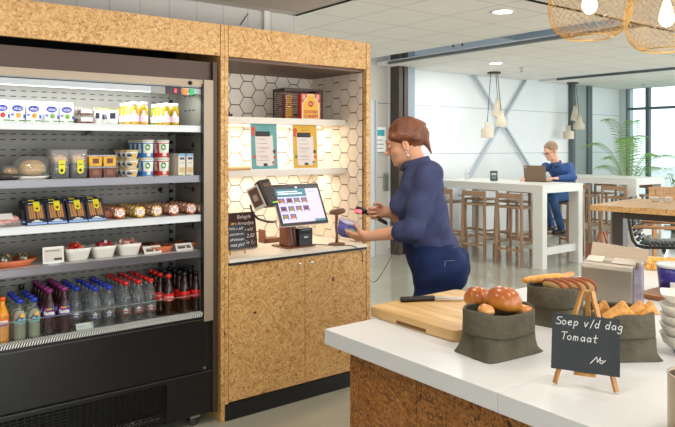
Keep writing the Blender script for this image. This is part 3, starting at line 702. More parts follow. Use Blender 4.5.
# small drink cartons
t = thing('drink_carton', '', 'drink carton', group='small white drink cartons')
MB().box(-.019,.019,-.018,.018,0,.094).build('carton', mat('carton_cream', rgb(228,220,204), .4), t)
q = MB().box(-.019,.019,-.0192,-.0184,.082,.094,1).box(-.012,.014,-.0192,-.0184,.068,.078,0).box(-.01,.01,-.0192,-.0184,.052,.056,1).box(-.014,.016,-.0192,-.0184,.012,.034,2).box(-.019,.006,-.0192,-.0184,0,.003,3)
q.build('print', [MATS['print_navy'], mat('print_sky', rgb(130,180,215), .5), mat('print_oat', rgb(214,180,120), .5), MATS['leaf_green']], t)
t.scale = (1.08,1,1.32); dc = kids(t); xl = [xs(p, YS) for p in (180.5,188.5,197)]
def lab(i, r):
    c = ('left','right','end')[i]
    return ('%s front white drink carton beside the red yoghurt pots' % c if i < 2 else 'nearest drink carton in the column against the fridge side wall') if r == 0 else '%s white drink carton back in the %s column' % (ORD(r), c)
rows(dc, xl, YS, .042, [5,5,(2,5)], z2, lab, 'small white drink cartons')
# ------------------------------------------------------------ third shelf
z3 = SZ[2]+.0008
t = thing('sandwich_pack', '', 'sandwich', group='sandwich packs on the third shelf')
NAVY = mat('pack_navy', rgb(24,32,54), .4); BRD = mat('bread_slice', rgb(180,128,78), .7, var=.15, vscale=90)
lean = math.radians(32); W = .0465; H = .135
LM = Matrix.Translation((0,0,.0005)) @ Matrix.Rotation(-lean, 4, 'X')
g = MB(); g.M = LM; g.box(-W, W, 0, .034, 0, H); g.build('pack', NAVY, t, bevel=.002)
g = MB(); g.M = LM
g.box(-W+.007, W-.007, -.0012, -.0002, .030, .112, 4)
for (x0, x1) in ((-.034,-.002),(.002,.034)):
    for k in range(3):
        xa = x0+.003+.0105*k; g.add([(xa,-.0025,.034),(xa+.0075,-.0025,.034),(xa+.0055,-.0025,.108),(xa-.001,-.0025,.108)], [(0,1,2,3)], 0)
        if k < 2: g.add([(xa+.0077,-.002,.036),(xa+.0102,-.002,.036),(xa+.0088,-.002,.104),(xa+.0064,-.002,.104)], [(0,1,2,3)], 1+k)
g.build('filling', [BRD, mat('lettuce', rgb(60,110,36), .7), mat('tomato', rgb(190,70,50), .6), YT, mat('window_dark', rgb(70,50,36), .5)], t)
g = MB(); g.M = LM; g.box(-.008, .022, -.0045, -.003, .088, .128)
g.M = LM @ Matrix.Translation((.007,-.003,.088)) @ Matrix.Rotation(PI/2,4,'X'); g.lathe([(.015,0),(.015,.0015)], n=20, sm=False); g.lathe([(.006,.0016),(.006,.002)], n=12, mi=1, sm=False)
g.build('tag', [YT, MATS['ink']], t)
g = MB(); g.M = LM; g.box(-W+.001, W-.001, -.0022, -.0003, .001, .012, 1)
for k, (a, b) in enumerate(((-.012,.012),(-.024,.024))): g.box(a, b, -.0022, -.0008, .024-.007*k-.002, .028-.007*k-.002, 0)
g.box(-.03,.0,-.0022,-.0008,.119,.122,0); g.build('print', [PAPER, mat('pale_blue', rgb(140,175,225), .5)], t)
sw = kids(t); xl = [xs(p, 3.525) for p in (37, 57.5, 78, 97)]; k = 0
for r in range(2):
    for i, x in enumerate(xl):
        o = sw if k == 0 else copy_tree(sw); k += 1; put(o, x-(.012 if r else 0), 3.515+.052*r, z3+(.006 if r else 0))
        o['label'] = 'navy sandwich pack with yellow tag, %s of the four in the front row' % ('leftmost','second from left','third from left','rightmost')[i] if r == 0 else 'navy sandwich pack peeping over the %s front pack' % ('leftmost','second','third','rightmost')[i]
t = thing('ham_pack', 'clear pack of pink ham slices with white label, left end of third shelf', 'ham pack', (xs(3,3.58),3.58,z3))
MB().box(-.075,.075,-.05,.06,0,.03).build('tray', clear('ham_plastic', (.95,.9,.88), .15, .1), t, bevel=.006)
g = MB()
for k in range(5): g.ell((-.04+.02*k,0,.022+.012*k%.01), (.034,.038,.02), 16, 0, 6)
g.build('ham', mat('ham', rgb(222,150,140), .45, var=.1), t)
g = MB(); g.cbox((.0,-.02,.047), (.08,.05,.001), 0, rx=.5); g.build('label', PAPER, t)
t = thing('meat_pack', 'flat pack of reddish cold cuts between the sandwiches and the round salad tubs', 'meat pack', (xs(103,3.66),3.66,z3)); MB().loft([superring(.05,.06,0,e=4), superring(.055,.065,.03,e=4), superring(.045,.05,.045,e=3)]).build('pack', mat('cold_cut', rgb(170,96,80), .4, var=.3, vscale=50), t)
# round salad tubs lying on their side
SP = [('speckle_red',(206,90,60),(240,190,110)),('speckle_yellow',(232,170,50),(250,225,120)),('speckle_cream',(228,196,120),(200,90,50)),('speckle_pink',(200,90,80),(235,190,150)),('speckle_orange',(210,100,64),(240,200,150))]
def speck(name, a, b):
    m, nt, out = nmat(name); N = nt.nodes; L = nt.links; p = N.new('ShaderNodeBsdfPrincipled'); p.inputs['Roughness'].default_value = .25; L.new(p.outputs[0], out.inputs[0])
    v = N.new('ShaderNodeTexVoronoi'); v.inputs['Scale'].default_value = 140; tc = N.new('ShaderNodeTexCoord'); L.new(tc.outputs['Object'], v.inputs[0])
    s = N.new('ShaderNodeSeparateColor'); L.new(v.outputs['Color'], s.inputs[0]); r = N.new('ShaderNodeValToRGB'); r.color_ramp.interpolation = 'CONSTANT'; L.new(s.outputs[0], r.inputs[0])
    e = r.color_ramp.elements; e[0].color = (*lin([x/255 for x in a]),1); e[1].position = .45; e[1].color = (*lin([x/255 for x in b]),1); k = e.new(.75); k.color = (*lin((.95,.93,.88)),1); k = e.new(.88); k.color = (*lin((.35,.15,.1)),1)
    L.new(r.outputs[0], p.inputs[0]); return m
LN = ('leftmost','second','third','fourth','fifth','last')
pxs = (118.5,138.5,155.5,172.5,190,201.5)
for i, px in enumerate(pxs):
    nm, a, b = SP[i % 5]; t = thing('salad_tub', '', 'salad tub', group='round salad tubs lying in rows')
    M = Matrix.Translation((0,0,.032)) @ Matrix.Rotation(PI/2,4,'X')
    g = MB(); g.M = M; g.lathe([(.028,-.026),(.0315,-.022),(.0315,.022),(.028,.026)], n=24); g.build('tub', MATS.get(nm) or MATS.setdefault(nm, speck(nm, a, b)), t)
    g = MB(); g.M = M; g.lathe([(.020,.0262),(.020,.0268)], n=20, sm=False)
    g.M = Matrix(); g.text('Slim', .016, UP((0,-.0275,.037)), 1, shear=.2, width=.026).box(-.01,.01,-.0278,-.027,.024,.027,1); g.build('label', [mat('tub_label', rgb(240,234,226), .4), mat('script_red', rgb(190,50,60), .5)], t)
    p = kids(t); x = xs(px, 3.56)
    for r in range(5 if i < 5 else 3):
        o = p if r == 0 else copy_tree(p); put(o, x, 3.56+.056*r, z3); o['label'] = ('%s speckled round salad tub in the front row' % LN[i]) if r == 0 else 'round salad tub, %s back in the %s file from the left' % (ORD(r), LN[i])
# ------------------------------------------------------------ fourth shelf
z4 = SZ[3]+.0008
TER = mat('terracotta', rgb(196,104,62), .5, var=.08)
th, a = plate('terracotta_dish', 'wide terracotta dish of dark green and white snacks at the left end', -14, 42, 3.62, z4, .035, TER, 'dish', .095, 2.3)
rg = random.Random(3)
snk = [mat('olive_green', rgb(70,80,56), .4), mat('snack_white', rgb(196,196,180), .5), mat('snack_orange', rgb(200,140,90), .5)]
for k in range(26):
    g = MB(); g.ell((0,0,0), (.014,.010,.008), 10, 0, 6, jit=.2, seed=k); an = rg.random()*6.28; rr = math.sqrt(rg.random())*.8
    o = g.build('stuffed_leaf', snk[(0,0,1,0,1,2)[k % 6]], loc=None); o.location = (th.location.x+a*.8*rr*math.cos(an), 3.62+.078*rr*math.sin(an), z4+.03+.012*(k % 2)+.01*(1-rr)); o.rotation_euler = (rg.random(), rg.random(), rg.random()*6)
    tagit(o, 'small %s snack in the left terracotta dish' % ('dark green','dark green','whitish','dark green','whitish','orange')[k % 6], 'snack', 'small %s snacks in the left terracotta dish' % ('dark green','dark green','whitish','dark green','whitish','orange')[k % 6])
def price(px0, px1, py0, py1, y, z, lb, lean=.25, big=False):
    a0 = aty(px0, py1, y); a1 = aty(px1, py0, y); w = (a1.x-a0.x)/2; h = max(.03, (a1.z-a0.z))/math.cos(lean)
    t = thing('price_sign', lb, 'price sign', ((a0.x+a1.x)/2, y, z)); L = Matrix.Rotation(-lean, 4, 'X')
    g = MB(); g.M = L; g.box(-w, w, 0, .004, .004, h); g.build('frame', mat('sign_frame', rgb(226,222,218), .3), t)
    g = MB(); g.M = L; g.box(-w+.007, w-.007, -.001, 0, .014, h-.010, 0); g.box(-w+.012, w-.02, -.0016, -.001, h-.022, h-.018, 1)
    if big: g.text('185', .03, L @ UP((w*.35,-.002,h*.52)), 1); g.box(w*.05, w-.01, -.0018, -.001, .018, .030, 1); g.text('p.stuk', .012, L @ UP((w*.4,-.0022,.024)), 2)
    else: g.box(-w+.012, w*.1, -.0016, -.001, h*.32, h*.55, 1).box(w*.3, w-.012, -.0016, -.001, h*.32, h*.6, 1)
    g.build('print', [mat('sign_paper', rgb(205,198,188), .5), mat('sign_ink', rgb(80,66,60), .5), PAPER], t)
    MB().box(-w*.5, w*.5, .001, .04, 0, .004).build('foot', STEEL, t); return t
price(43, 64, 243.5, 262.5, 3.535, z4, 'largest pale price sign, upright beside the left terracotta dish', .12, True)
def sqbowl(px0, px1, y, z, lb, cat='bowl'):
    x0, x1 = xs(px0, y-.05), xs(px1, y-.05); a = (x1-x0)/2; t = thing('square_bowl', lb, cat, ((x0+x1)/2, y, z), group=None); d = .062
    MB().loft([superring(a*.66,d*.66,0,e=6,n=40), superring(a*.72,d*.72,.004,e=6,n=40), superring(a*.9,d*.9,.045,e=6,n=40), superring(a,d,.066,e=6,n=40), superring(a-.004,d-.004,.066,e=6,n=40), superring(a*.68,d*.68,.01,e=6,n=40)]).build('bowl', PLW, t); return t, a
bwl = [((65,92.5),'white square bowl of bright red snack packets, next to the largest price sign','red', (206,52,34)), ((92.5,117.5),'white square bowl of dark red packets, middle of the three square bowls','maroon',(150,40,50)), ((118.5,142.5),'white square bowl of pink sausages, rightmost of the three square bowls','pink',(196,110,100))]
for (pr_, lb, nm, c) in bwl:
    t, a = sqbowl(*pr_, 3.60, z4, lb); m1 = mat('snack_'+nm, rgb(*c), .3, var=.15, vscale=60)
    for k in range(11):
        g = MB(); an = rg.random()*6.28; rr = math.sqrt(rg.random())*.72
        g.ell((0,0,0), (.020,.0135,.0135), 12, 0, 8)
        q = None
        o = g.build('snack_packet', m1); o.location = (t.location.x+a*.85*rr*math.cos(an), 3.60+.055*rr*math.sin(an), z4+.058+.012*(k % 3)*(1-rr*.5)); o.rotation_euler = (0, .4*(rg.random()-.5), rg.random()*3)
        tagit(o, 'small shiny %s packet heaped in the %s' % (nm, 'square bowl'), 'snack', '%s packets in a square bowl' % nm)
        if k % 2 == 0:
            MB().lathe([(.0142,-.006),(.0142,.006)], n=12, cap0=False, cap1=False).build('paper_band', mat('band_'+nm, rgb(230,220,210), .5), o).rotation_euler = (0, PI/2, 0)
th, a = plate('terracotta_dish', 'small orange terracotta dish between the two flat price signs', 150, 178, 3.60, z4, .034, TER, 'dish', .07, 2.3)
th2, a2 = plate('terracotta_dish', 'dark filled terracotta dish behind the left flat price sign', 136, 162, 3.72, z4, .034, TER, 'dish', .07, 2.3)
th3, a3 = plate('terracotta_dish', 'terracotta dish partly hidden by the fridge right frame', 182, 204, 3.66, z4, .034, TER, 'dish', .07, 2.3)
for (tt, aa, nm, yy) in ((th,a,'small orange',3.60),(th2,a2,'dark filled',3.72),(th3,a3,'partly hidden',3.66)):
    for k in range(12):
        an = rg.random()*6.28; rr = math.sqrt(rg.random())*.78; q = k % 4 == 0
        o = MB().ell((0,0,0), (.011,.010,.007), 10, 0, 6).build('stuffed_olive', mat('olive_dark', rgb(60,44,34), .3) if not q else mat('paprika_yellow', rgb(220,170,60), .4)); o.location = (tt.location.x+aa*rr*math.cos(an), yy+.062*rr*math.sin(an), z4+.026+.008*(k % 2))
        s = '%s bite in the %s terracotta dish' % ('yellow' if q else 'dark brown', nm); tagit(o, s, 'snack', s)
price(145, 162, 243.5, 252.5, 3.53, z4, 'left of the two flat price signs at the shelf edge, beside the pink sausages', .7)
price(177, 193.5, 240, 248.5, 3.53, z4, 'right of the two flat price signs, in front of the dish by the fridge frame', .7)

# ------------------------------------------------------------ bottles on the bottom deck
zb = .6385; YB = 3.562; DY = .068
def pet(r, h, nk=.013):
    return [(r*.8,0),(r,.006),(r,.03),(r*.95,.036),(r,.042),(r,h*.60),(r*.93,h*.68),(r*.7,h*.78),(nk+.003,h*.86),(nk,h*.89),(nk,h-.012),(nk,h-.002)]
CLR = clear('bottle_clear', (.86,.89,.9), .10, .12); CLRP = mat('bottle_purple', rgb(54,24,32), .12); CLRC = mat('bottle_cola', rgb(44,22,16), .1); CLRB = clear('bottle_blueish', (.62,.7,.76), .12, .1)
WAT = clear('water', (.86,.9,.9), .08, .02)
CAPB = mat('cap_blue', rgb(38,62,190), .35); CAPR = mat('cap_red', rgb(214,40,34), .35); CAPP = mat('cap_purple', rgb(140,40,110), .35); CAPK = mat('cap_black', rgb(30,30,32), .35); CAPO = mat('cap_orange', rgb(236,96,30), .35)
def drink(prof, z1, k=.93):
    out = [(r*k, max(.003, z)) for r, z in prof if z < z1]; out.append((out[-1][0], z1)); return out
def front_of(n, r, what, front, beh):
    return front if r == 0 else '%s bottle from the front %s' % (ORD(r), beh)
def fan(g, r, z0, z1):
    g.text('fanta', .04, UP((0,0,(z0+z1)/2-.002)), 1, bold=.04, bend=r+.0012, width=.056)
    band(g, r, r, 1, z1-.012, z1-.003, -.5, .3, 2, .0006); band(g, r, r, 1, z1-.010, z1-.002, .2, .7, 3, .0007); band(g, r, r, 1, z0+.002, z0+.009, -.6, .7, 4, .0006)
gf = [mat('print_orange', rgb(240,140,30), .4), mat('print_green', rgb(100,180,50), .4), mat('print_dblue', rgb(30,50,160), .4)]
# orange soda at the very edge
p1 = pet(.031,.215); t = bottle('soda_bottle', 'orange soda bottle with orange cap cut by the left edge of the picture', p1, mat('bottle_orange', rgb(232,150,24), .15), CAPO, .016, .0155, (.09,.14,.0318,[mat('label_orange', rgb(240,110,30), .4),PAPER]+gf[:1]+gf[1:],fan))
put(t, xs(2,YB), YB, zb)
# sports drink, blue caps
def aq(g, r, z0, z1):
    g.text('A', .05, UP((-.001,0,z0+.032)), 1, bold=.03, bend=r+.0012, shear=.15)
    band(g, r, r, 1, z0+.03, z0+.05, .0, .7, 2, .0007); band(g, r, r, 1, z0+.012, z0+.02, -.3, .8, 3, .0016); band(g, r, r, 1, z0, z0+.007, -1, 1, 4, .0008)
pa = pet(.030,.192); ta = bottle('sports_drink_bottle', '', pa, CLR, CAPB, .017, .0165, (.092,.142,.0306,[clear('label_clear', (.85,.9,.88), .25, .2), mat('ink_navy', rgb(24,36,90), .4), mat('fruit_gold', rgb(240,190,70), .4), mat('stripe_cyan', rgb(60,190,220), .4), mat('band_cyan', rgb(130,205,210), .4)], aq), (drink(pa,.15), mat('pale_drink', rgb(176,178,150), .25, spec=.6)))
rows(kids(ta), [xs(19.5,YB), xs(34,YB)], YB, DY, 4, zb, lambda i, r: ('blue-capped sports drink bottle at the front, %s of the pair' % ('left','right')[i]) if r == 0 else 'sports drink bottle %s in line behind the %s front one' % (ORD(r), ('left','right')[i]), 'sports drink bottles with blue caps')
tk = bottle('sports_bottle_black_cap', '', pet(.030,.205), CLRB, CAPK, .022, .014, None, (drink(pet(.03,.205),.15), MATS['pale_drink'])); tk.name = 'tall_water_bottle'
kids(tk); put(tk, xs(19.5,YB)-.05, YB+.27, zb); tagit(tk, 'black-capped bottle at the back left behind the sports drinks', 'bottle')
put(copy_tree(tk), xs(34,YB)+.0, YB+.275, zb)['label'] = 'black-capped bottle at the back in the right file of sports drinks'
# purple soda
pf = [(.022,0),(.029,.006),(.030,.03),(.026,.06),(.031,.085),(.031,.14),(.029,.155),(.02,.185),(.0145,.2),(.0145,.222)]
tf = bottle('soda_bottle', '', pf, CLRP, CAPP, .018, .0165, (.100,.150,.0318,[mat('label_purple', rgb(90,40,130), .4), PAPER]+gf, fan))
rows(kids(tf), [xs(49,YB), xs(64,YB)], YB, DY, 5, zb, lambda i, r: ('purple-capped dark soda bottle at the front, %s of the pair' % ('left','right')[i]) if r == 0 else 'purple-capped soda bottle %s in line behind the %s front one' % (ORD(r), ('left','right')[i]), 'purple capped soda bottles')
# water, blue and red caps
def wl_(ma, mb):
    def f(g, r, z0, z1):
        c = (z0+z1)/2
        for j in range(5):
            a = 2*PI*j/5
        pts = [(.016*math.cos(2*PI*j/10+PI/2)*(1 if j % 2 == 0 else .6), c+.017*math.sin(2*PI*j/10+PI/2)*(1 if j % 2 == 0 else .6)) for j in range(10)]
        R2 = r+.0012; g.add([(R2*math.sin(x/R2), -R2*math.cos(x/R2), z) for x, z in pts], [tuple(range(10))], 1)
        band(g, r, r, 1, c-.006, c-.001, -.75, .75, 2, .002); band(g, r, r, 1, z0, z0+.0035, -1.2, 1.2, 2, .0008)
    return f
LC = clear('label_film', (.9,.92,.94), .2, .2)
pw = pet(.031,.205); tw = bottle('water_bottle', '', pw, CLR, CAPB, .017, .0165, (.055,.1,.0316,[LC, mat('star_white', rgb(225,228,236), .4), mat('print_blue2', rgb(60,70,150), .4)], wl_(0,0)))
nm = ('left','middle','right')
rows(kids(tw), [xs(80,YB), xs(95,YB), xs(109,YB)], YB, DY, [(1,5),5,5], zb, lambda i, r: ('front blue-capped water bottle, %s one' % ('','left','right')[i]) if r == 0 else 'blue-capped water bottle, row %s of the %s file' % (ORD(r), nm[i]), 'blue capped water bottles')
pw2 = pet(.0315,.214); tr = bottle('water_bottle', '', pw2, CLR, CAPR, .017, .0165, (.055,.1,.0321,[LC, MATS['star_white'], mat('print_red2', rgb(190,50,60), .4)], wl_(0,0)))
rows(kids(tr), [xs(p,YB) for p in (125.5,138.5,150.5)], YB, DY, 5, zb, lambda i, r: ('front red-capped clear water bottle, %s one of three' % nm[i]) if r == 0 else 'red-capped water bottle, row %s of the %s file' % (ORD(r), nm[i]), 'red capped water bottles')
# cola
pc = [(.023,0),(.028,.006),(.0285,.03),(.0255,.055),(.030,.09),(.0305,.135),(.028,.155),(.018,.19),(.0145,.205),(.0145,.222)]
def cl(c):
    def f(g, r, z0, z1): g.text('Coca-Cola', .02, UP((0,0,(z0+z1)/2+.003)), 1, shear=.35, bold=.02, bend=r+.001, width=.052); band(g, r, r, 1, z0+.003, z0+.008, -.1, .5, 1, .0008)
    return f
LR = mat('label_red', rgb(216,34,30), .35)
cola = None
tc1 = bottle('cola_bottle', '', pc, CLRC, CAPR, .018, .0165, (.092,.135,.0312,[LR, PAPER], cl(0)), cola)
rows(kids(tc1), [xs(161.5,YB+.05), xs(168.5,YB)], YB, DY, [(1,4),1], zb, lambda i, r: 'front red-capped cola bottle with white script on the red label' if i == 1 else 'red-capped cola bottle, row %s of the file left of the front cola' % ORD(r), 'red capped cola bottles')
tc2 = bottle('cola_bottle', '', pc, CLRC, CAPK, .018, .0165, (.092,.135,.0312,[LR, CAPK], cl(1)), cola)
rows(kids(tc2), [xs(p,YB) for p in (173.5,184.5,196)], YB, DY, [(1,4),4,4], zb, lambda i, r: ('front black-capped cola bottle with red label, %s one of two' % ('','left','right')[i]) if r == 0 else 'black-capped cola bottle, row %s of the %s file' % (ORD(r), nm[i]), 'black capped cola bottles')
t = thing('shelf_card', 'white price card standing in front of the blue-capped water bottles', 'price card', (xs(84.5,3.55),3.545,zb)); MB().cbox((0,0,.022),(.088,.003,.042),0,rx=-.35).build('card', PAPER, t); g = MB(); g.cbox((-.02,-.0035,.028),(.03,.001,.004),0,rx=-.35).cbox((.01,-.0015,.02),(.05,.001,.003),0,rx=-.35); g.build('print', MATS['print_sky'], t)

# ------------------------------------------------------------ on the niche shelves and worktop
zA = 1.7905; zB = 1.4525; zW = .9405
def poster(px0, px1, py0, py1, lb, bg, nm):
    y = 3.675; a = aty(px0,py1,y); b = aty(px1,py0,y); w = (b.x-a.x)/2; h = (b.z-zB)
    t = thing('poster_stand', lb, 'poster', ((a.x+b.x)/2, y, zB)); L = Matrix.Rotation(-.06,4,'X')
    def G(): g = MB(); g.M = L; return g
    G().box(-w,w,.0,.0035,0,h).build('acrylic_holder', mat('acrylic_edge', rgb(225,228,228), .15), t)
    G().box(-w*.93,w*.93,-.0012,0,.006,h-.005).build('poster', mat(nm, rgb(*bg), .4), t)
    g = G(); pts = [(-w*.62,.03),(-w*.3,.022),(w*.1,.03),(w*.4,.024),(w*.7,.034),(w*.62,h*.68),(-w*.66,h*.66)]
    g.add([(x,-.002,z) for x, z in pts], [tuple(range(7))], 0)
    g.box(-w*.62,w*.42,-.0028,-.0013,h*.66,h*.76,1); g.text('ASSORTIMENT', .012, L @ UP((-w*.1,-.0034,h*.71)), 0, width=w*.85)
    for k in range(6):
        z = h*(.60-.083*k); g.box(-w*.5,-w*.46,-.003,-.0021,z,z+.004,1); g.box(-w*.36,w*(.1+.12*((k*7)%3)),-.003,-.0021,z,z+.003,2)
        if k in (2,4): g.box(-w*.36,w*.3,-.003,-.0021,z-.008,z-.0055,2)
    g.box(-w*.1,w*.18,-.003,-.0021,.026,.042,1)
    for k in range(3): g.box(-w*.3+w*.1*k*0,w*.35,-.002,-.0013,h*(.86-.03*k),h*(.86-.03*k)+.0025,3)
    g.build('print', [mat('torn_paper', rgb(226,214,208), .6), mat('print_black', rgb(36,28,26), .5), mat('print_grey', rgb(150,136,130), .6), mat(nm+'_dark', tuple(x*.6 for x in rgb(*bg)), .6)], t)
    g = G(); rg = random.Random(px0)
    for (cx, cz, r) in ((-w*.78,h*.80,.018),(-w*.8,h*.71,.014),(-w*.72,h*.26,.012),(w*.72,h*.36,.014),(w*.75,h*.25,.012),(w*.62,h*.14,.011)):
        M = g.M; g.M = L @ Matrix.Translation((max(-w*.93+r,min(w*.93-r,cx)),-.0013,cz)) @ Matrix.Rotation(PI/2,4,'X'); g.lathe([(r,0),(r*.9,.0012)], n=9, mi=rg.randrange(4), sm=False); g.M = M
    g.box(w*.45,w*.86,-.003,-.0013,h*.66,h*.82,4) if False else None
    g.build('pictures', [mat('salad_green', rgb(90,130,50), .6), mat('salad_dark', rgb(90,60,50), .6), mat('bread_tan', rgb(214,160,90), .6), mat('tomato2', rgb(200,80,60), .6)], t)
poster(251, 278.5, 119.5, 165.5, 'teal menu poster in a clear stand on the lower niche shelf', (92,156,154), 'poster_teal')
poster(293, 318.5, 121.5, 165.5, 'yellow menu poster in a clear stand on the lower niche shelf', (214,164,16), 'poster_yellow')
# long thin wooden board with leather loop behind the teal poster
t = thing('serving_board', 'thin light wooden serving board with leather loop lying behind the teal poster', 'board', (1.99,3.80,zB))
MB().box(-.135,.26,-.1,.09,.0005,.018).build('board', wood('board_light', rgb(190,140,84), rgb(228,188,130), 0), t, bevel=.006)
MB().tube([(.255,-.06,.019),(.27,-.065,.05),(.25,-.05,.075),(.235,-.04,.06),(.255,-.06,.02)], [.004]*5, 8).build('leather_loop', mat('leather', rgb(150,84,40), .6), t)
t = thing('tray_stack', 'dark brown flat boxes stacked at the left end of the upper niche shelf', 'box', (1.93,3.80,zA)); 
MB().box(-.07,.10,-.06,.1,.0005,.022).box(-.065,.085,-.055,.09,.0225,.036).build('boxes', mat('dark_box', rgb(66,44,38), .5), t, bevel=.003)
# wire rack with red and yellow bags
ang = 0; cx_ = xs(302,3.80); t = thing('wire_rack', 'brown wire rack on the upper niche shelf, holding two red and yellow snack boxes', 'rack', (cx_,3.85,zA), -.12)
wm = mat('rack_wire', rgb(96,60,44), .4, .5); g = MB(); w, d, h = .145, .09, .205
for z in [h-.012-.0145*k for k in range(13)]:
    for (a, b) in (((-w,-d,z),(w,-d,z)),((w,-d,z),(w,d,z)),((w,d,z),(-w,d,z)),((-w,d,z),(-w,-d,z))): g.tube([a,b], .0017, 5)
g.build('wires', wm, t)
g = MB()
for x, y in ((-w,-d),(w,-d),(w,d),(-w,d)): g.cbox((x,y,h/2), (.008,.008,h))
g.cbox((0,-d,h), (2*w+.01,.014,.014)).cbox((0,d,h), (2*w+.01,.014,.014)).cbox((-w,0,h), (.014,2*d,.014)).cbox((w,0,h), (.014,2*d,.014)); g.build('frame', mat('rack_frame', rgb(66,44,36), .5), t)
MB().tube([(-w-.002,-d-.004,.085),(-.06,-d-.004,.085)], .0022, 6).tube([(.11,-d-.004,.085),(w,-d-.004,.085)], .0022, 6).build('front_rail', CHROME, t)
def snackbox(loc, rz, lb, sx, group=None):
    t = thing('snack_box', lb, 'box', loc, rz)
    w, h = sx, .172
    MB().box(-w,w,0,.05,.0005,h).build('box', mat('box_red', rgb(205,56,48), .45), t)
    g = MB(); pts = [(-.8*w,0.004),(.8*w,.004),(.8*w,h*.62),(.66*w,h*.62),(.66*w,h*.72),(.5*w,h*.72),(.5*w,h*.80),(.36*w,h*.8),(.36*w,h*.95),(-.36*w,h*.95),(-.36*w,h*.8),(-.5*w,h*.8),(-.5*w,h*.72),(-.66*w,h*.72),(-.66*w,h*.62),(-.8*w,h*.62)]
    pts2 = [(x*1.12, min(h*.99, z+.006 if z > .01 else .001)) for x, z in pts]
    g.add([(x,-.0008,z) for x, z in pts2], [tuple(range(16))], 1); g.add([(x,-.0016,z) for x, z in pts], [tuple(range(16))], 0)
    g.M = Matrix.Translation((0,-.0017,h*.6)) @ Matrix.Rotation(PI/2,4,'X'); g.lathe([(.019*w/.07,0),(.019*w/.07,.001)], n=20, mi=2, sm=False); g.M = Matrix()
    g.text('BC', .02, UP((0,-.0035,h*.6)), 1, width=.022*w/.07)
    g.text('DOORE', .035, UP((0,-.003,h*.28)), 2, bold=.03, width=w*1.35).text('CHRISPS', .03, UP((0,-.003,h*.1)), 2, bold=.03, width=w*1.5)
    for s in (-1,1):
        for k in range(3): g.box(s*w*(.62+.1*k)-.002, s*w*(.62+.1*k)+.002, -.0016, -.0008, h*.78, h*.97, 1)
    g.build('print', [mat('box_yellow', rgb(228,176,40), .45), mat('box_cream', rgb(238,214,180), .5), mat('box_crimson', rgb(190,40,40), .5)], t)
c = Vector((cx_,3.85,zA))
snackbox(c+Vector((.0,-.155,0)), -.12, 'red and yellow crisps box standing in front of the wire rack', .075)
snackbox(c+Vector((-.108,-.05,0)), -.12, 'narrow red and yellow box inside the wire rack at its left end', .028)
# payment terminal: stand, screen, printer
c = atz(292, 247, zW)
t = thing('checkout_terminal', 'self-service checkout terminal with a tilted touch screen on the worktop', 'checkout terminal', (2.45,3.68,zW), 0)
cop = mat('terminal_brown', rgb(120,72,50), .35, .3); tbk = mat('terminal_black', rgb(30,26,26), .3)
MB().box(-.115,.115,-.10,.09,.0005,.008).build('base_plate', cop, t, bevel=.003)
g = MB(); g.loft([[(-.075,-.055,.0085),(-.005,-.055,.0085),(-.005,.055,.0085),(-.075,.055,.0085)],[(-.075,-.035,.20),(-.005,-.035,.20),(-.005,.055,.20),(-.075,.055,.20)]], 0, False); g.build('stand', cop, t, bevel=.004)
g = MB().box(.0,.105,-.075,.045,.0085,.12).box(.004,.1,-.077,-.075,.085,.112,1).box(.012,.09,-.079,-.077,.108,.111,2); pn = g.build('receipt_printer', [mat('printer_black', rgb(38,42,48), .3), mat('printer_dark', rgb(22,24,28), .2), MATS['print_sky']], t, bevel=.004)
g = MB().text('epso', .02, UP((.052,-.0785,.065)), 0, bold=.03, width=.034); g.build('lettering', PAPER, pn)
S = Matrix.Translation(aty(300.3,203.8,3.575)-Vector((2.45,3.68,zW))) @ Matrix.Rotation(-.46,4,'X')
sw_, sh_ = .168, .125
g = MB(); g.M = S; g.box(-sw_-.018,sw_+.018,0,.022,-sh_-.018,sh_+.018); sc_ = g.build('screen', tbk, t, bevel=.006)
g = MB(); g.M = S; g.box(-sw_-.020,sw_+.020,.006,.012,-sh_-.022,-sh_-.018).box(-sw_-.022,-sw_-.018,.006,.012,-sh_-.02,sh_+.02); g.build('bezel_edge', mat('bezel_light', rgb(205,196,188), .3), sc_)
def em(n, c, s=.9): return mat(n, rgb(*c), .4, emit=rgb(*c), estr=s)
g = MB(); g.M = S
g.box(-sw_,sw_,-.001,0,-sh_,sh_,0).box(-sw_,sw_,-.0016,-.001,sh_-.018,sh_,1).box(-sw_,sw_*.38,-.0016,-.001,sh_*.42,sh_-.018,2)
g.box(-sw_*.92,sw_*.2,-.0022,-.0016,sh_*.56,sh_*.62,3).box(-sw_*.92,sw_*.0,-.0022,-.0016,sh_*.68,sh_*.73,3).box(-.01,.006,-.0022,-.0016,sh_-.013,sh_-.004,3)
g.box(sw_*.5,sw_,-.0016,-.001,-sh_,-sh_*.88,2).box(sw_*.5,sw_*.75,-.0016,-.001,sh_*.66,sh_*.69,4)
for r, zc in enumerate((.18,-.27,-.70)):
    for i in range((4,4,2)[r]):
        x0 = -sw_*.95+sw_*.345*i; zz = sh_*zc
        g.box(x0,x0+sw_*.27,-.0016,-.001,zz-.018,zz+.021,5)
        M = g.M; g.M = S @ Matrix.Translation((x0+sw_*.135,-.0016,zz+.001)) @ Matrix.Rotation(PI/2,4,'X'); g.lathe([(.0155,0),(.013,.0008)], n=12, mi=6+(i+r) % 3, sm=False); g.M = M
        g.box(x0+.005,x0+sw_*.22,-.0022,-.0016,zz-.016,zz-.012,3)
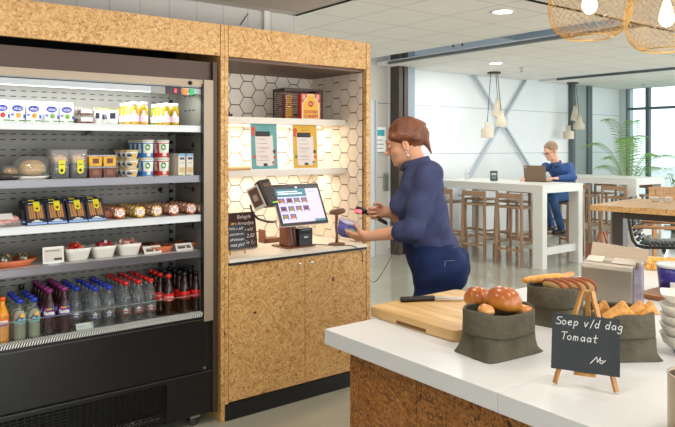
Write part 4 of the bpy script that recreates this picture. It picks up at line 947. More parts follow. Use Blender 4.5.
g.build('display', [em('scr_bg',(196,190,214),.75), em('scr_bar',(60,60,66),.4), em('scr_teal',(64,120,136),.7), em('scr_white',(235,235,240),.8), em('scr_grey',(150,146,160),.6), em('scr_tile',(84,90,150),.7), em('scr_food1',(170,110,70),.6), em('scr_food2',(110,50,40),.6), em('scr_food3',(150,130,50),.6)], sc_)
MB().tube([(-.045,-.062,.19),(-.048,-.068,.1),(-.035,-.072,.03),(-.02,-.07,.012)], .005, 6).build('cable', BLACK, t)
# card reader on an arm, left of the screen
cr = thing('card_reader', 'brown and silver card reader on a curved arm, left of the touch screen', 'card reader', tuple(aty(263,204,3.50)-Vector((0,0,.09)))); 
S2 = Matrix.Translation((.025,0,.155)) @ Matrix.Rotation(-.10,4,'Y') @ Matrix.Rotation(.15,4,'Z') @ Matrix.Rotation(-.50,4,'X')
g = MB(); g.M = S2; g.box(-.045,.045,-.03,.03,-.085,.085); g.build('housing', mat('reader_dark', rgb(52,46,44), .35), cr, bevel=.01, seg=3)
g = MB(); g.M = S2; g.box(-.034,.034,-.032,-.03,.02,.066,0).box(-.028,.028,-.034,-.032,.030,.056,1)
for i in range(3):
    for j in range(4): g.box(-.03+.021*i,-.014+.021*i,-.034,-.03,-.072+.02*j,-.060+.02*j,2)
g.box(.012,.03,-.035,-.03,-.082,-.075,3).box(-.012,.006,-.035,-.03,-.082,-.075,4); g.build('keypad', [tbk, mat('reader_screen', rgb(116,84,70), .2), mat('keys', rgb(70,64,62), .4), em('led_yellow',(240,200,40)), em('led_green',(60,220,80))], cr)
g = MB(); g.M = S2 @ Matrix.Translation((-.070,.022,-.012)) @ Matrix.Rotation(-.95,4,'Z'); g.box(-.038,.038,-.012,.012,-.07,.075,0); g.box(-.03,.03,-.0145,-.012,-.055,.06,1)
for k in range(5): g.box(-.016+.006*k,-.013+.006*k,-.016,-.0145,-.02,.02,2)
g.build('contactless_panel', [mat('panel_silver', rgb(196,188,180), .3), mat('panel_brown', rgb(92,64,50), .35), MATS['panel_silver']], cr, bevel=.004)
MB().tube([(-.09,-.0,.09),(-.075,-.0,.04),(-.03,.01,.0),(.03,.02,-.02),(.085,.03,-.03),(.13,.06,-.03)], .007, 8).build('arm', tbk, cr)
# scanner stand
c = atz(336.5, 244.5, zW); t = STAND = thing('scanner_stand', 'empty brown gooseneck scanner stand at the right end of the worktop', 'scanner stand', (c.x,c.y,zW))
br_ = mat('stand_brown', rgb(112,74,54), .4)
MB().loft([superring(.062,.045,.0005,e=2.3), superring(.06,.043,.008,e=2.3), superring(.035,.028,.014,e=2.2)]).build('foot', br_, t)
MB().tube([(0,0,.012),(.004,0,.06),(-.004,0,.12),(.0,0,.17),(-.004,-.004,.205)], [.011,.009,.009,.010,.012], 10).build('neck', br_, t)
g = MB(); g.M = Matrix.Translation((0,-.01,.213)) @ Matrix.Rotation(-.1,4,'Y'); g.loft([superring(.02,.02,-.01,e=2), superring(.055,.04,.0,e=2.2), superring(.062,.045,.012,e=2.2), superring(.05,.036,.026,e=2.2)]); g.build('cradle', br_, t)
# small brown box behind the terminal
t = thing('cardboard_holder', 'small brown holder behind the checkout terminal', 'holder', (2.44,3.92,zW)); MB().box(-.08,.05,-.03,.05,.0005,.03).box(-.085,-.075,-.03,.05,.0005,.09).build('holder', mat('holder_brown', rgb(130,84,60), .5), t)
# chalk boards at the left
CHK = mat('chalkboard', rgb(44,40,42), .55, var=.1, vscale=20); CHALK = mat('chalk', rgb(236,236,232), .8)
t = thing('chalkboard', 'large dark leaning chalkboard with price notes on the worktop', 'chalkboard', (xs(243.5,3.78),3.78,zW), .05); L = Matrix.Rotation(-.16,4,'X')
g = MB(); g.M = L; g.box(-.11,.11,0,.006,.001,.235); g.build('board', mat('board_brown', rgb(66,44,38), .5), t)
g = MB(); g.M = L
for k, (s, x) in enumerate((('Belegde',-.0),('broodjes',.02),('soep v/d',.01),('dag €2,50',.01),('koffie €1',.02))): g.text(s, .036, L @ UP((x,-.002,.21-.042*k)), 0, shear=.3)
g.M = Matrix(); g = MB(); 
for k, (s, x) in enumerate((('Belegde',.02),('broodjes',.03),('soep v/d',.02),('dag 2,50',.03),('koffie 1,-',.03))): g.text(s, .034, L @ UP((x,-.002,.205-.042*k)), 0, shear=.3)
g.build('chalk_writing', CHALK, t)
t = thing('small_chalkboard', 'small chalkboard on a wooden easel in front of the large dark chalkboard', 'chalkboard', (xs(236,3.60),3.60,zW), .05); L = Matrix.Rotation(-.2,4,'X')
g = MB(); g.M = L; g.box(-.068,.068,-.026,-.021,.03,.178); g.build('board', mat('slate_blue', rgb(52,58,66), .5), t)
g = MB()
for k, s in enumerate(('Wilt u zelf','scannen en','afrekenen','met pin?')): g.text(s, .024, L @ UP((0,-.028,.155-.033*k)), 0, shear=.3, width=.10)
g.build('chalk_writing', CHALK, t)
WD = wood('easel_wood', rgb(190,130,70), rgb(222,170,105), 2)
g = MB()
for s in (-1,1): g.beam((s*.055,-.018,.003),(s*.012,.028,.19),.010,.006)
g.beam((0,.08,.003),(0,.034,.19),.009,.006); g.build('easel', WD, t)
# ------------------------------------------------------------ island
IX, IY, IZ = 1.51, 2.05, .90
t = thing('island_counter', 'white-topped island counter with dark OSB front panels in the foreground', 'counter', (2.2,1.0,0))
wi = mat('island_white', rgb(222,222,221), .32); ap = mat('apron_white', rgb(206,208,204), .4)
g = MB().box(IX, 4.1, 1.2205, IY, .842, IZ).box(IX, 4.1, -1.0, 1.2195, .842, IZ)
g.build('top', wi, t, True, bevel=.0015)
MB().box(1.60, 4.0, -1.0, 1.80, 0, .841).build('carcass', MATS['carcass'], t, True)
for y0, y1 in ((1.587,1.937),(.70,1.583),(-.2,.696),(-1.0,-.204)):
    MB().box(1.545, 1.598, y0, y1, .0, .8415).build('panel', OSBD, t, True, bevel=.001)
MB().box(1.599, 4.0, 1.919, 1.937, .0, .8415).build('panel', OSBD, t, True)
ZI = IZ+.0006
# cutting board
t = thing('cutting_board', 'thick pale wooden cutting board with a hand grip, at the island corner', 'cutting board', (2.04,1.86,ZI))
cbm = wood('board_maple', rgb(196,152,92), rgb(228,192,136), 1, .6)
a, b = .27, .24; rr = .03; pts = []
for cx, cy, s in ((a-rr,b-rr,0),(-a+rr,b-rr,1),(-a+rr,-b+rr,2),(a-rr,-b+rr,3)):
    for k in range(7): an = PI/2*(s+k/6); pts.append((cx+rr*math.cos(an), cy+rr*math.sin(an)))
ob = MB().prism(pts, 0, .041).build('board', cbm, t, bevel=.004)
MB().M if False else None
g = MB().box(-a-.0006, -a+.03, -.10, .07, .002, .020); g.build('hand_grip', mat('grip_wood', rgb(120,78,40), .7), t, bevel=.004)
# knife
p = aty(398,300,2.09); A = atz(400.5,299.5,.953); B = atz(434,298,.953); C = atz(510,299,.950)
t = thing('bread_knife', 'long bread knife with black handle lying on the wooden cutting board', 'knife', (A.x,A.y,ZI+.0415))
MB().loft([[tuple(c+u*(dx)+Vector((0,0,dz))) for dx, dz in ((-w,0),(-w*.6,-.010),(w*.6,-.010),(w,0),(w*.6,.010),(-w*.6,.010))] for c, u, w in [(A+(B-A)*k, (B-A).cross(Vector((0,0,1))).normalized(), ww) for k, ww in ((0,.012),(.08,.016),(.3,.013),(.6,.012),(.85,.014),(1,.012))]], 0).build('handle', mat('handle_black', rgb(34,28,28), .35), t, True)
d = (C-B).normalized(); u = d.cross(Vector((0,0,1))).normalized(); C = B+d*.21
MB().loft([[tuple(B+u*-.013), tuple(B+u*.016), tuple(B+u*.016+Vector((0,0,.002))), tuple(B+u*-.013+Vector((0,0,.003)))],[tuple(C+u*-.013), tuple(C+u*.012), tuple(C+u*.012+Vector((0,0,.002))), tuple(C+u*-.013+Vector((0,0,.003)))],[tuple(C+d*.03+u*-.003), tuple(C+d*.03+u*.0), tuple(C+d*.03+u*.0+Vector((0,0,.001))), tuple(C+d*.03+u*-.003+Vector((0,0,.001)))]], 0, False).build('blade', STEEL, t, True)
for k in (.3,.6,.85):
    q = A+(B-A)*k; MB().lathe([(.003,.0095),(.003,.011)], (q.x,q.y,q.z), 8).build('rivet', STEEL, t, True)
# washable paper bread bags
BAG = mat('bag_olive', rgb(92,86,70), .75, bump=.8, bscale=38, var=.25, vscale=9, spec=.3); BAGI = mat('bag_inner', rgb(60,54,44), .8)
def bag(lb, x, y, rz, a, b, at, bt, h, seed, tag_=None, cuff=.46):
    t = thing('bread_bag', lb, 'bread bag', (x,y,ZI), rz); rg = random.Random(seed)
    N_ = 56
    ph = [rg.random()*6 for _ in range(8)]
    def ring(a, b, z, e, amp, zz=0):
        out = []
        for j in range(N_):
            an = 2*PI*j/N_; ct, st = math.cos(an), math.sin(an); k = (abs(ct)**e+abs(st)**e)**(-1/e)
            w = 1+1.9*amp*(math.sin(5*an+ph[0]+z*40)+.7*math.sin(9*an+ph[1]-z*60)+.5*math.sin(14*an+ph[2]+z*30))
            out.append((a*k*ct*w, b*k*st*w, z+zz*(math.sin(2*an+ph[3])+.5*math.sin(5*an+ph[4]))))
        return out
    def A_(k): return a+(at-a)*k, b+(bt-b)*k
    R = []
    for k, e, am, s in ((0,9,.0,1.06),(.02,8,.004,1.04),(.12,6,.012,.97),(.25,4.5,.016,.95),(.4,3.4,.014,.965),(.55,2.8,.008,.97),(.75,2.5,.006,.975),(.96,2.3,.004,.985)):
        aa, bb = A_(k); R.append(ring(aa*s, bb*s, h*k, e, am))
    aa, bb = A_(1); a1, b1 = A_(.5); a2, b2 = A_(.1); R2 = [ring(aa*.95, bb*.95, h*.96, 2.3, .004), ring(a1*.9, b1*.9, h*.5, 2.3, .004), ring(a2*.84, b2*.84, h*.1, 3, .003)]
    MB().loft(R, 0, True, True, False).build('bag', BAG, t)
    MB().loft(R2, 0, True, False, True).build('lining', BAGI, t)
    C = []
    for k, o in ((cuff+.03,1.02),(cuff,1.045),(cuff+.06,1.05),(.75,1.045),(.96,1.04),(1.0,1.02),(1.0,.985),(.96,.96)):
        aa, bb = A_(k); C.append(ring(aa*o, bb*o, h*k, 2.5-.2*k, .005, .0035))
    MB().loft(C, 0, True, False, False).build('folded_cuff', BAG, t)
    if tag_:
        an, z0, z1, w = tag_; MB().cbox((1.03*a*math.cos(an)*1.02, 1.03*b*math.sin(an)*1.02, (z0+z1)/2), (.003, w, z1-z0), 0, rz=an).build('fabric_label', mat('label_linen', rgb(196,190,168), .7), t)
    return t
bag('dark olive bread bag holding round shiny buns, beside the cutting board', 1.822, 1.466, math.radians(-5), .128, .088, .122, .098, .150, 1)
bag('dark olive bread bag holding sliced bread, standing behind the chalkboard easel', 2.31, 1.575, math.radians(10), .10, .095, .105, .10, .150, 2)
bag('dark olive bread bag holding triangular pastries, right of the chalkboard easel', 2.13, 1.205, math.radians(-35), .105, .10, .105, .10, .150, 3, (math.radians(-35),.035,.075,.026))
def bunmat(n, c1, c2):
    m, nt, out = nmat(n); N = nt.nodes; L = nt.links; p = N.new('ShaderNodeBsdfPrincipled'); p.inputs['Roughness'].default_value = .28; p.inputs['Coat Weight'].default_value = .25; p.inputs['Coat Roughness'].default_value = .2; L.new(p.outputs[0], out.inputs[0])
    tc = N.new('ShaderNodeTexCoord'); nz = N.new('ShaderNodeTexNoise'); nz.inputs['Scale'].default_value = 38; nz.inputs['Detail'].default_value = 6; L.new(tc.outputs['Object'], nz.inputs[0])
    sp = N.new('ShaderNodeSeparateXYZ'); L.new(tc.outputs['Object'], sp.inputs[0]); mr = N.new('ShaderNodeMapRange'); mr.inputs['From Min'].default_value = -.03; mr.inputs['From Max'].default_value = .02; L.new(sp.outputs[2], mr.inputs[0])
    ad = N.new('ShaderNodeMath'); ad.operation = 'ADD'; L.new(mr.outputs[0], ad.inputs[0]); sb = N.new('ShaderNodeMath'); sb.operation = 'MULTIPLY_ADD'; sb.inputs[1].default_value = .9; sb.inputs[2].default_value = -.45; L.new(nz.outputs[0], sb.inputs[0]); L.new(sb.outputs[0], ad.inputs[1])
    r = N.new('ShaderNodeValToRGB'); L.new(ad.outputs[0], r.inputs[0]); r.color_ramp.elements[0].color = (*c1,1); r.color_ramp.elements[1].color = (*c2,1); r.color_ramp.elements[0].position = .1; L.new(r.outputs[0], p.inputs[0])
    bp = N.new('ShaderNodeBump'); bp.inputs['Strength'].default_value = .15; bp.inputs['Distance'].default_value = .004; L.new(nz.outputs[0], bp.inputs['Height']); L.new(bp.outputs[0], p.inputs['Normal']); return m
BUN = bunmat('bun', rgb(222,150,64), rgb(172,88,22)); BUN2 = bunmat('bun_pale', rgb(236,196,130), rgb(206,124,50))
def bun(px, py, d, r, lb, m=BUN, grp=None, sq=.8, s=0):
    p = atd(px, py, d); rings = []
    g = MB(); n = 32
    for i in range(1, 16):
        a = PI*i/16; z = -math.cos(a); z = z if z > 0 else z*.62; rad = math.sin(a)**.82
        rings.append([(r*rad*math.cos(2*PI*j/n)*(1+.03*math.sin(2*(2*PI*j/n)+s)), r*rad*math.sin(2*PI*j/n)*(1+.03*math.sin(3*(2*PI*j/n)+s)), r*sq*z) for j in range(n)])
    g.loft(rings); o = g.build('bread_roll', m); o.location = p; o.rotation_euler = (.2*math.sin(s),.25*math.cos(s),s); tagit(o, lb, 'bread roll', grp)
bun(478,300,2.40,.054,'darker round bun at the left of the bag beside the cutting board',BUN,None,.9,1)
bun(503.5,302,2.26,.060,'largest shiny golden bun on top in the bag beside the cutting board',BUN,None,.88,2.2)
bun(486,311,2.20,.028,'small pale roll between the two big buns and the bag cuff',BUN2,None,.8,.5)
bun(524,312,2.28,.036,'small roll sticking out at the right rim of the bun bag',BUN2,None,.7,3)
# bread slices and rolls in the second bag
CRM = mat('crumb', rgb(234,196,132), .8, bump=.4, bscale=150, var=.12, vscale=60); CRU = mat('crust_brown', rgb(140,68,30), .6, var=.2, vscale=50)
P2 = Vector((2.31,1.575,1.045))
for k in range(5):
    q = P2+Vector((-.055+.03*k,-.03-.014*k,.006)); t = thing('bread_slice', 'slice of crusty bread, %s from the left in the bag behind the easel' % ORD(k), 'bread slice', tuple(q), math.radians(15), 'bread slices in the rear bag'); t.rotation_euler = (0,-.55,math.radians(-5+4*k))
    g = MB(); g.M = Matrix.Rotation(PI/2,4,'Y'); g.loft([superring(.036,.05,-.007,e=2.4), superring(.036,.05,.007,e=2.4)]); g.build('crust', CRU, t)
    g = MB(); g.M = Matrix.Rotation(PI/2,4,'Y'); g.loft([superring(.031,.045,-.0076,e=2.4), superring(.031,.045,.0076,e=2.4)]); g.build('crumb', CRM, t)
def loaf(px, py, d, L_, r, rz, lb, m, ry=0, nm='bread_stick', fl=.7):
    p = atd(px, py, d); g = MB(); g.M = Matrix.Rotation(PI/2,4,'Y')
    g.loft([superring(r*k*fl, r*k, z*L_, n=20, e=2.3) for z, k in ((-.5,.5),(-.45,.8),(-.3,1),(0,1.05),(.3,1),(.45,.8),(.5,.5))]); o = g.build(nm, m); o.location = p; o.rotation_euler = (0,ry,rz); tagit(o, lb, 'bread')
CHEESE = mat('cheese_crust', rgb(226,160,70), .5, var=.3, vscale=45, bump=.4)
loaf(543,278.5,2.74,.17,.022,-.5,'flat baked cheese stick lying at the back of the sliced-bread bag',CHEESE,-.08)
loaf(566,275.5,2.80,.09,.015,-.1,'pale baked stick sticking up between sliced bread and silver box',BUN2,-.1)
# triangular pastries
PAS = mat('puff_pastry', rgb(214,150,66), .45, var=.28, vscale=70, bump=.5, bscale=120)
for k, (px, py, s, lb) in enumerate(((619,311.5,1.25,'widest triangular pastry, left of the three in the bag'),(637,309,1.0,'middle triangular pastry in the bag'),(648,309,.95,'rightmost triangular pastry in the bag, near the bag label'),(602,309,1.0,'pastry half hidden behind the top of the wooden easel'))):
    p = atd(px, py, (2.17,2.20,2.2,2.24)[k]); g = MB(); h = .05*s
    fr_ = [(-.045*s,-.014,-.02),(.045*s,-.014,-.02),(.012*s,-.006,h*.6)]; bk_ = [(-.045*s,.02,-.02),(.045*s,.02,-.02),(.012*s,.012,h*.6)]
    g.loft([fr_, bk_], 0, False); o = g.build('triangle_pastry', PAS, bevel=.006, seg=3); o.location = p; o.rotation_euler = (.1,0,-.65+.15*k); tagit(o, lb, 'pastry')
# chalkboard easel sign
F1 = atz(554.6,384.5,IZ); F2 = atz(616.4,393.8,IZ); mid = (F1+F2)/2; u = (F2-F1).normalized(); rz = math.atan2(u.y,u.x)
t = thing('easel_chalkboard', 'small chalkboard with white handwriting on a wooden easel at the front of the island', 'chalkboard', (mid.x,mid.y,ZI), rz)
hw = (F2-F1).length/2; lean = .20; L = Matrix.Translation((0,-.006,0)) @ Matrix.Rotation(-lean,4,'X'); bw = .0935
EW = wood('easel_pine', rgb(168,112,54), rgb(208,156,88), 2)
for s in (-1,1): MB().beam((s*hw,0,.004), (s*.014,.058,.272), .014,.008).build('leg', EW, t)
MB().beam((-.0,.157,.004), (0,.066,.272), .014,.008).build('leg', EW, t)
MB().box(-.03,.03,-.012,.004,.040,.0475).build('ledge', EW, t)
g = MB(); g.M = L; g.box(-bw,bw,-.012,-.007,.048,.207); g.build('board', mat('slate', rgb(54,58,60), .5, var=.12, vscale=12), t)
LET = {'S':[[(.75,.95),(.5,1),(.2,.9),(.15,.7),(.4,.55),(.65,.4),(.65,.12),(.35,0),(.05,.12)]],'o':[[(.3,.6),(.08,.45),(.08,.15),(.3,0),(.52,.15),(.52,.45),(.3,.6)]],'e':[[(.08,.3),(.5,.38),(.45,.58),(.2,.58),(.05,.3),(.2,.02),(.55,.08)]],
 'p':[[(.1,.6),(.05,-.4)],[(.1,.45),(.35,.62),(.55,.4),(.4,.08),(.08,.08)]],'v':[[(.05,.6),(.22,0),(.5,.62)]],'/':[[(.05,-.1),(.4,1.05)]],'d':[[(.5,.5),(.25,.6),(.06,.3),(.2,0),(.5,.15)],[(.6,1.05),(.5,.0)]],
 'a':[[(.5,.5),(.25,.6),(.06,.3),(.2,0),(.48,.2),(.52,.58),(.55,0)]],'g':[[(.5,.5),(.25,.62),(.06,.35),(.2,.08),(.48,.2),(.52,.6),(.48,-.25),(.25,-.42),(.02,-.28)]],'T':[[(0,.98),(.75,1)],[(.4,1),(.33,0)]],
 'm':[[(.08,.6),(.05,0)],[(.07,.4),(.25,.6),(.33,.45),(.33,0)],[(.33,.4),(.52,.6),(.62,.45),(.62,0)]],'t':[[(.3,1),(.25,.1),(.45,0)],[(.02,.62),(.55,.66)]],' ':[],
 '~':[[(0,0),(.55,.75),(.7,.2),(.95,.75),(.95,.2),(1.15,.1),(1.5,.5)],[(.95,.45),(1.3,.4)]]}
def hand(g, s, x, z, sz, y, L, w=.0022):
    for ch in s:
        adv = .78
        for st in LET[ch]:
            for (a, b) in zip(st[:-1], st[1:]):
                A = Vector((x+a[0]*sz+.12*a[1]*sz, z+a[1]*sz)); B = Vector((x+b[0]*sz+.12*b[1]*sz, z+b[1]*sz)); dd = (B-A)
                if dd.length < 1e-6: continue
                dd.normalize(); n = Vector((-dd.y,dd.x))*w/2; A -= dd*w*.3; B += dd*w*.3
                g.add([tuple(L @ Vector((q.x,y,q.y))) for q in (A-n,B-n,B+n,A+n)], [(0,1,2,3)], 0)
        if ch in 'm': adv = .95
        if ch == ' ': adv = .55
        if ch in '/': adv = .55
        x += adv*sz
g = MB(); hand(g, 'Soep v/d dag', -.084, .176, .0215, -.0128, L); hand(g, 'Tomaat', -.068, .134, .0215, -.0128, L); hand(g, '~', .015, .076, .026, -.0128, L)
g.build('chalk_writing', CHALK, t)
# silver dispenser box
A = atz(581,301,IZ); B = atz(632.5,308.5,IZ); u = (B-A).normalized(); Lw = (B-A).length
t = thing('silver_dispenser', 'brushed silver box with rounded top and beige back plate behind the bread bags', 'dispenser', (A.x,A.y,ZI), math.atan2(u.y,u.x))
D_ = .14; H_ = .178; sil = mat('brushed_silver', rgb(172,164,152), .36, .8)
prof = [(0,0),(0,H_-.022),(.006,H_-.008),(.02,H_),(D_,H_+.012),(D_,0)]
MB().loft([[(0,y,z) for y, z in prof],[(Lw,y,z) for y, z in prof]], 0, False).build('housing', sil, t, bevel=.004)
bm = mat('plate_beige', rgb(184,166,146), .45, .3)
MB().loft([[(.008,.10,H_+.012),(Lw+.035,.10,H_+.012),(Lw+.035,.104,H_+.012),(.008,.104,H_+.012)],[(.004,.145,H_+.075),(Lw+.03,.145,H_+.060),(Lw+.03,.149,H_+.060),(.004,.149,H_+.075)]], 0, False).build('back_plate', bm, t, bevel=.003)
for x0, x1 in ((.01,.085),(.125,Lw+.02)):
    g = MB().loft([[(x0,.03,H_+.004),(x1,.03,H_+.004),(x1,.035,H_+.004),(x0,.035,H_+.004)],[(x0,.075,H_+.022),(x1,.075,H_+.022),(x1,.08,H_+.022),(x0,.08,H_+.022)]], 0, False); g.build('flap', mat('flap_silver', rgb(150,142,130), .4, .7), t, bevel=.002)
MB().box(Lw+.003,Lw+.009,-.002,.15,.0,H_-.004).build('side_cover', clear('side_grey', (.8,.78,.84), .4, .15, bodyc=rgb(168,160,172)), t, bevel=.002)
MB().tube([(Lw+.011+.001*math.sin(k), .035+.013*math.cos(2*PI*k/14), H_-.002+.016*math.sin(2*PI*k/14)) for k in range(14)], .0035, 6, closed=True).build('hook', mat('hook_brown', rgb(110,84,64), .4), t)
# wooden easel behind it
t = thing('easel_stand', 'reddish wooden easel with its sign facing away behind the silver box', 'easel', (3.29,1.955,ZI), math.radians(-60))
er = wood('easel_red', rgb(120,66,36), rgb(164,98,58), 2)
for s in (-1,1): MB().beam((s*.08,.0,.003),(s*.010,.05,.24),.012,.008).build('leg', er, t)
MB().beam((0,-.11,.003),(0,.045,.24),.012,.008).build('leg', er, t)
g = MB(); g.M = Matrix.Rotation(-.2,4,'X'); g.box(-.085,.085,.012,.017,.04,.18); g.build('board', mat('sign_back', rgb(112,76,56), .6), t)
# tub on a wooden board
t = thing('serving_block', 'brown wooden board under the purple tub at the right edge', 'board', (3.12,1.47,ZI)); MB().box(-.14,.2,-.16,.13,0,.022).build('board', wood('walnut', rgb(122,76,40), rgb(170,118,70), 1), t, bevel=.004)
t = thing('ice_cream_tub', 'purple tub with white lid and orange picture on the wooden board', 'tub', (3.15,1.502,ZI+.023), -.6)
MB().lathe([(.066,0),(.077,.118)], n=36).build('tub', mat('tub_purple', rgb(52,44,130), .35), t)
MB().lathe([(.079,.113),(.082,.116),(.082,.124),(.078,.128),(.074,.126)], n=36).build('lid', mat('tub_lid', rgb(200,204,206), .3), t)
g = MB()
def tp(a, z, e=.0012): r = .066+.012*z/.135+e; return (r*math.sin(a), -r*math.cos(a), z)
def bl(a0, a1, z0, z1, mi, e=.0012): 
    n = 5
    for k in range(n): x = a0+(a1-a0)*k/n; y = a0+(a1-a0)*(k+1)/n; g.quad(tp(x,z0,e),tp(y,z0,e),tp(y,z1,e),tp(x,z1,e),mi)
bl(-.05,.42,.088,.112,0); bl(-.80,-.50,.022,.052,1); bl(-.10,.25,.066,.076,2); bl(-.02,.34,.082,.086,3)
g.add([tp(.62+.28*math.cos(2*PI*j/14), .068+.028*math.sin(2*PI*j/14)) for j in range(14)], [tuple(range(14))], 0)
g.add([tp(.78+.15*math.cos(2*PI*j/14), .05+.018*math.sin(2*PI*j/14), .002) for j in range(14)], [tuple(range(14))], 3)
g.text('Bes', .032, Matrix.Rotation(.12,4,'Z') @ UP((0,0,.034)), 3, bold=.03, bend=.0715).text('Bas', .014, Matrix.Rotation(-.65,4,'Z') @ UP((0,0,.1)), 2, bend=.0775)
g.build('print', [mat('tub_orange', rgb(236,160,60), .4), PAPER, mat('tub_lilac', rgb(170,160,220), .4), mat('tub_red', rgb(226,80,50), .4)], t)
p = atz(664,270,IZ)
t = thing('crispbread_block', 'orange yellow speckled oblong loaf lying behind the purple tub', 'loaf', (p.x,p.y-.02,ZI), math.radians(-58)); MB().box(-.12,.2,-.03,.05,0,.07).build('loaf', osb('orange_crumb', [(.3, rgb(168,92,20)),(.42, rgb(222,144,40)),(.55, rgb(240,176,72)),(.7, rgb(246,200,110)),(.85, rgb(250,220,150))], 2), t, bevel=.012, seg=3)
# bowls and pot at the right edge
for k in range(4):
    t = thing('white_bowl', ('bottom','second from bottom','third from bottom','upper')[k]+' bowl of the white bowl stack at the right edge', 'bowl', (2.32,1.06,ZI+(0,.034,.066,.100)[k]), 0, 'stacked white bowls')
    MB().lathe([(.04,0),(.045,.004),(.078,.03),(.09,.062),(.0865,.062),(.074,.032),(.04,.010)], n=36).build('bowl', PLW, t)
t = thing('square_dish', 'small angular white dish on top of the bowl stack', 'dish', (2.345,1.09,ZI+.164), .5); MB().loft([superring(.045,.045,0,e=8,n=40), superring(.072,.072,.03,e=8,n=40), superring(.068,.068,.03,e=8,n=40), superring(.042,.042,.005,e=8,n=40)], 0, False).build('dish', PLW, t)
t = thing('metal_pot', 'brushed metal canister cut off by the lower right edge', 'pot', (1.69,.757,ZI))
MB().lathe([(.06,0),(.061,.003),(.061,.135),(.0625,.139),(.0575,.139),(.0565,.134),(.0565,.012)], n=40).build('canister', mat('canister', rgb(176,160,138), .28, .8), t)
MB().lathe([(.0565,.10),(.001,.101)], n=40, cap0=False).build('contents', mat('spoon_dark', rgb(60,48,40), .6), t)
# cord from the hand scanner down to the unit is with the woman

# ------------------------------------------------------------ gold mesh pendants
gold = mat('gold_wire', rgb(204,160,84), .32, .8)
def cage(px, pyb, d, lb, rz):
    p = atd(px, pyb, d); t = thing('mesh_pendant', lb, 'pendant lamp', (p.x,p.y,p.z), rz)
    prof = [(.105,0),(.135,.018),(.162,.045),(.177,.085),(.184,.13),(.182,.18),(.172,.225),(.15,.262),(.12,.287),(.085,.302),(.055,.31)]
    # resample
    pts = []; 
    Ls = [0]
    for a, b in zip(prof[:-1], prof[1:]): Ls.append(Ls[-1]+math.hypot(b[0]-a[0], b[1]-a[1]))
    NR, NA = 26, 34
    for i in range(NR+1):
        s = Ls[-1]*i/NR; k = max(j for j in range(len(Ls)) if Ls[j] <= s+1e-9); k = min(k, len(Ls)-2); f = (s-Ls[k])/(Ls[k+1]-Ls[k]); pts.append((prof[k][0]+(prof[k+1][0]-prof[k][0])*f, prof[k][1]+(prof[k+1][1]-prof[k][1])*f))
    vs = [(r*math.cos(2*PI*(j+.5*(i % 2))/NA), r*math.sin(2*PI*(j+.5*(i % 2))/NA), z) for i, (r, z) in enumerate(pts) for j in range(NA)]
    fs = []
    for i in range(0, NR-1):
        for j in range(NA):
            if i % 2 == 0: a, b, c, e = i*NA+j, (i+1)*NA+j, (i+2)*NA+j, (i+1)*NA+(j-1) % NA
            else: a, b, c, e = i*NA+j, (i+1)*NA+(j+1) % NA, (i+2)*NA+j, (i+1)*NA+j
            fs.append((a,b,c,e))
    g = MB(); g.add(vs, fs, 0, True); o = g.build('wire_shade', gold, t); m = o.modifiers.new('wire', 'WIREFRAME'); m.thickness = .0027; m.use_even_offset = False; m.use_boundary = True
    g = MB(); g.tube([(.105*math.cos(a),.105*math.sin(a),0) for a in [2*PI*k/40 for k in range(40)]], .0028, 6, closed=True); g.build('rim', gold, t)
    MB().tube([(.055*math.cos(a),.055*math.sin(a),.31) for a in [2*PI*k/30 for k in range(30)]], .004, 6, closed=True).build('neck_ring', gold, t)
    MB().lathe([(.0,.11),(.015,.113),(.027,.122),(.035,.143),(.034,.158),(.025,.195),(.016,.225),(.013,.235)], n=24).build('bulb', mat('bulb_glow', (1,1,1), .3, emit=(1,.72,.38), estr=4), t)
    MB().lathe([(.016,.235),(.018,.24),(.018,.285),(.055,.305),(.055,.313),(.01,.33)], n=24).build('lamp_holder', mat('holder_gold', rgb(150,110,50), .35, .8), t)
    MB().tube([(0,0,.33),(0,0,2.598-p.z)], .0035, 6).build('cord', BLACK, t)
    l = bpy.data.lights.new('bulb_light', 'POINT'); l.energy = 1.6; l.color = (1,.78,.5); l.shadow_soft_size = .03; lo = bpy.data.objects.new('bulb_light', l); col.objects.link(lo); lo.location = (p.x,p.y,p.z+.10)
cage(589.5, 37.5, 3.08, 'left gold wire mesh pendant lamp with a glowing bulb', 0)
cage(666.5, 50, 3.12, 'right gold wire mesh pendant lamp with a glowing bulb, cut by the picture edge', .1)
# ------------------------------------------------------------ far hall: bar tables
TW = mat('table_white', rgb(226,224,216), .35)
def bartable(lb, x0, x1, y0, y1, lx=.10, ly=.15):
    t = thing('bar_table', lb, 'table', ((x0+x1)/2,(y0+y1)/2,0))
    MB().box(x0,x1,y0,y1,1.07,1.10).build('tabletop', TW, t, True, bevel=.002)
    MB().box(x0+.004,x1-.004,y0+.004,y0+.03,.995,1.0698).box(x0+.004,x1-.004,y1-.03,y1-.004,.995,1.0698).box(x0+.004,x0+.03,y0+.03,y1-.03,.995,1.0698).box(x1-.03,x1-.004,y0+.03,y1-.03,.995,1.0698).build('apron', TW, t, True)
    for a in (x0+.005, x1-.005-lx):
        for b in (y0+.006, y1-.006-ly): MB().box(a,a+lx,b,b+ly,0,.994).build('leg', TW, t, True)
    for b in (y0+.05, y1-.10): MB().box(x0+.005+lx,x1-.005-lx,b,b+.05,.17,.27).build('stretcher', TW, t, True)
    MB().box((x0+x1)/2-.025,(x0+x1)/2+.025,y0+.101,y1-.101,.17,.27).build('stretcher', TW, t, True)
bartable('long white bar table in front of the X bracing, with a laptop on it', 7.35, 8.28, 5.20, 7.12)
bartable('long white bar table by the palm and end windows, farther back', 10.07, 10.98, 5.40, 7.15)
SW = wood('stool_wood', rgb(146,112,84), rgb(190,154,120), 2); SWD = wood('stool_wood_dark', rgb(120,84,60), rgb(156,112,80), 2)
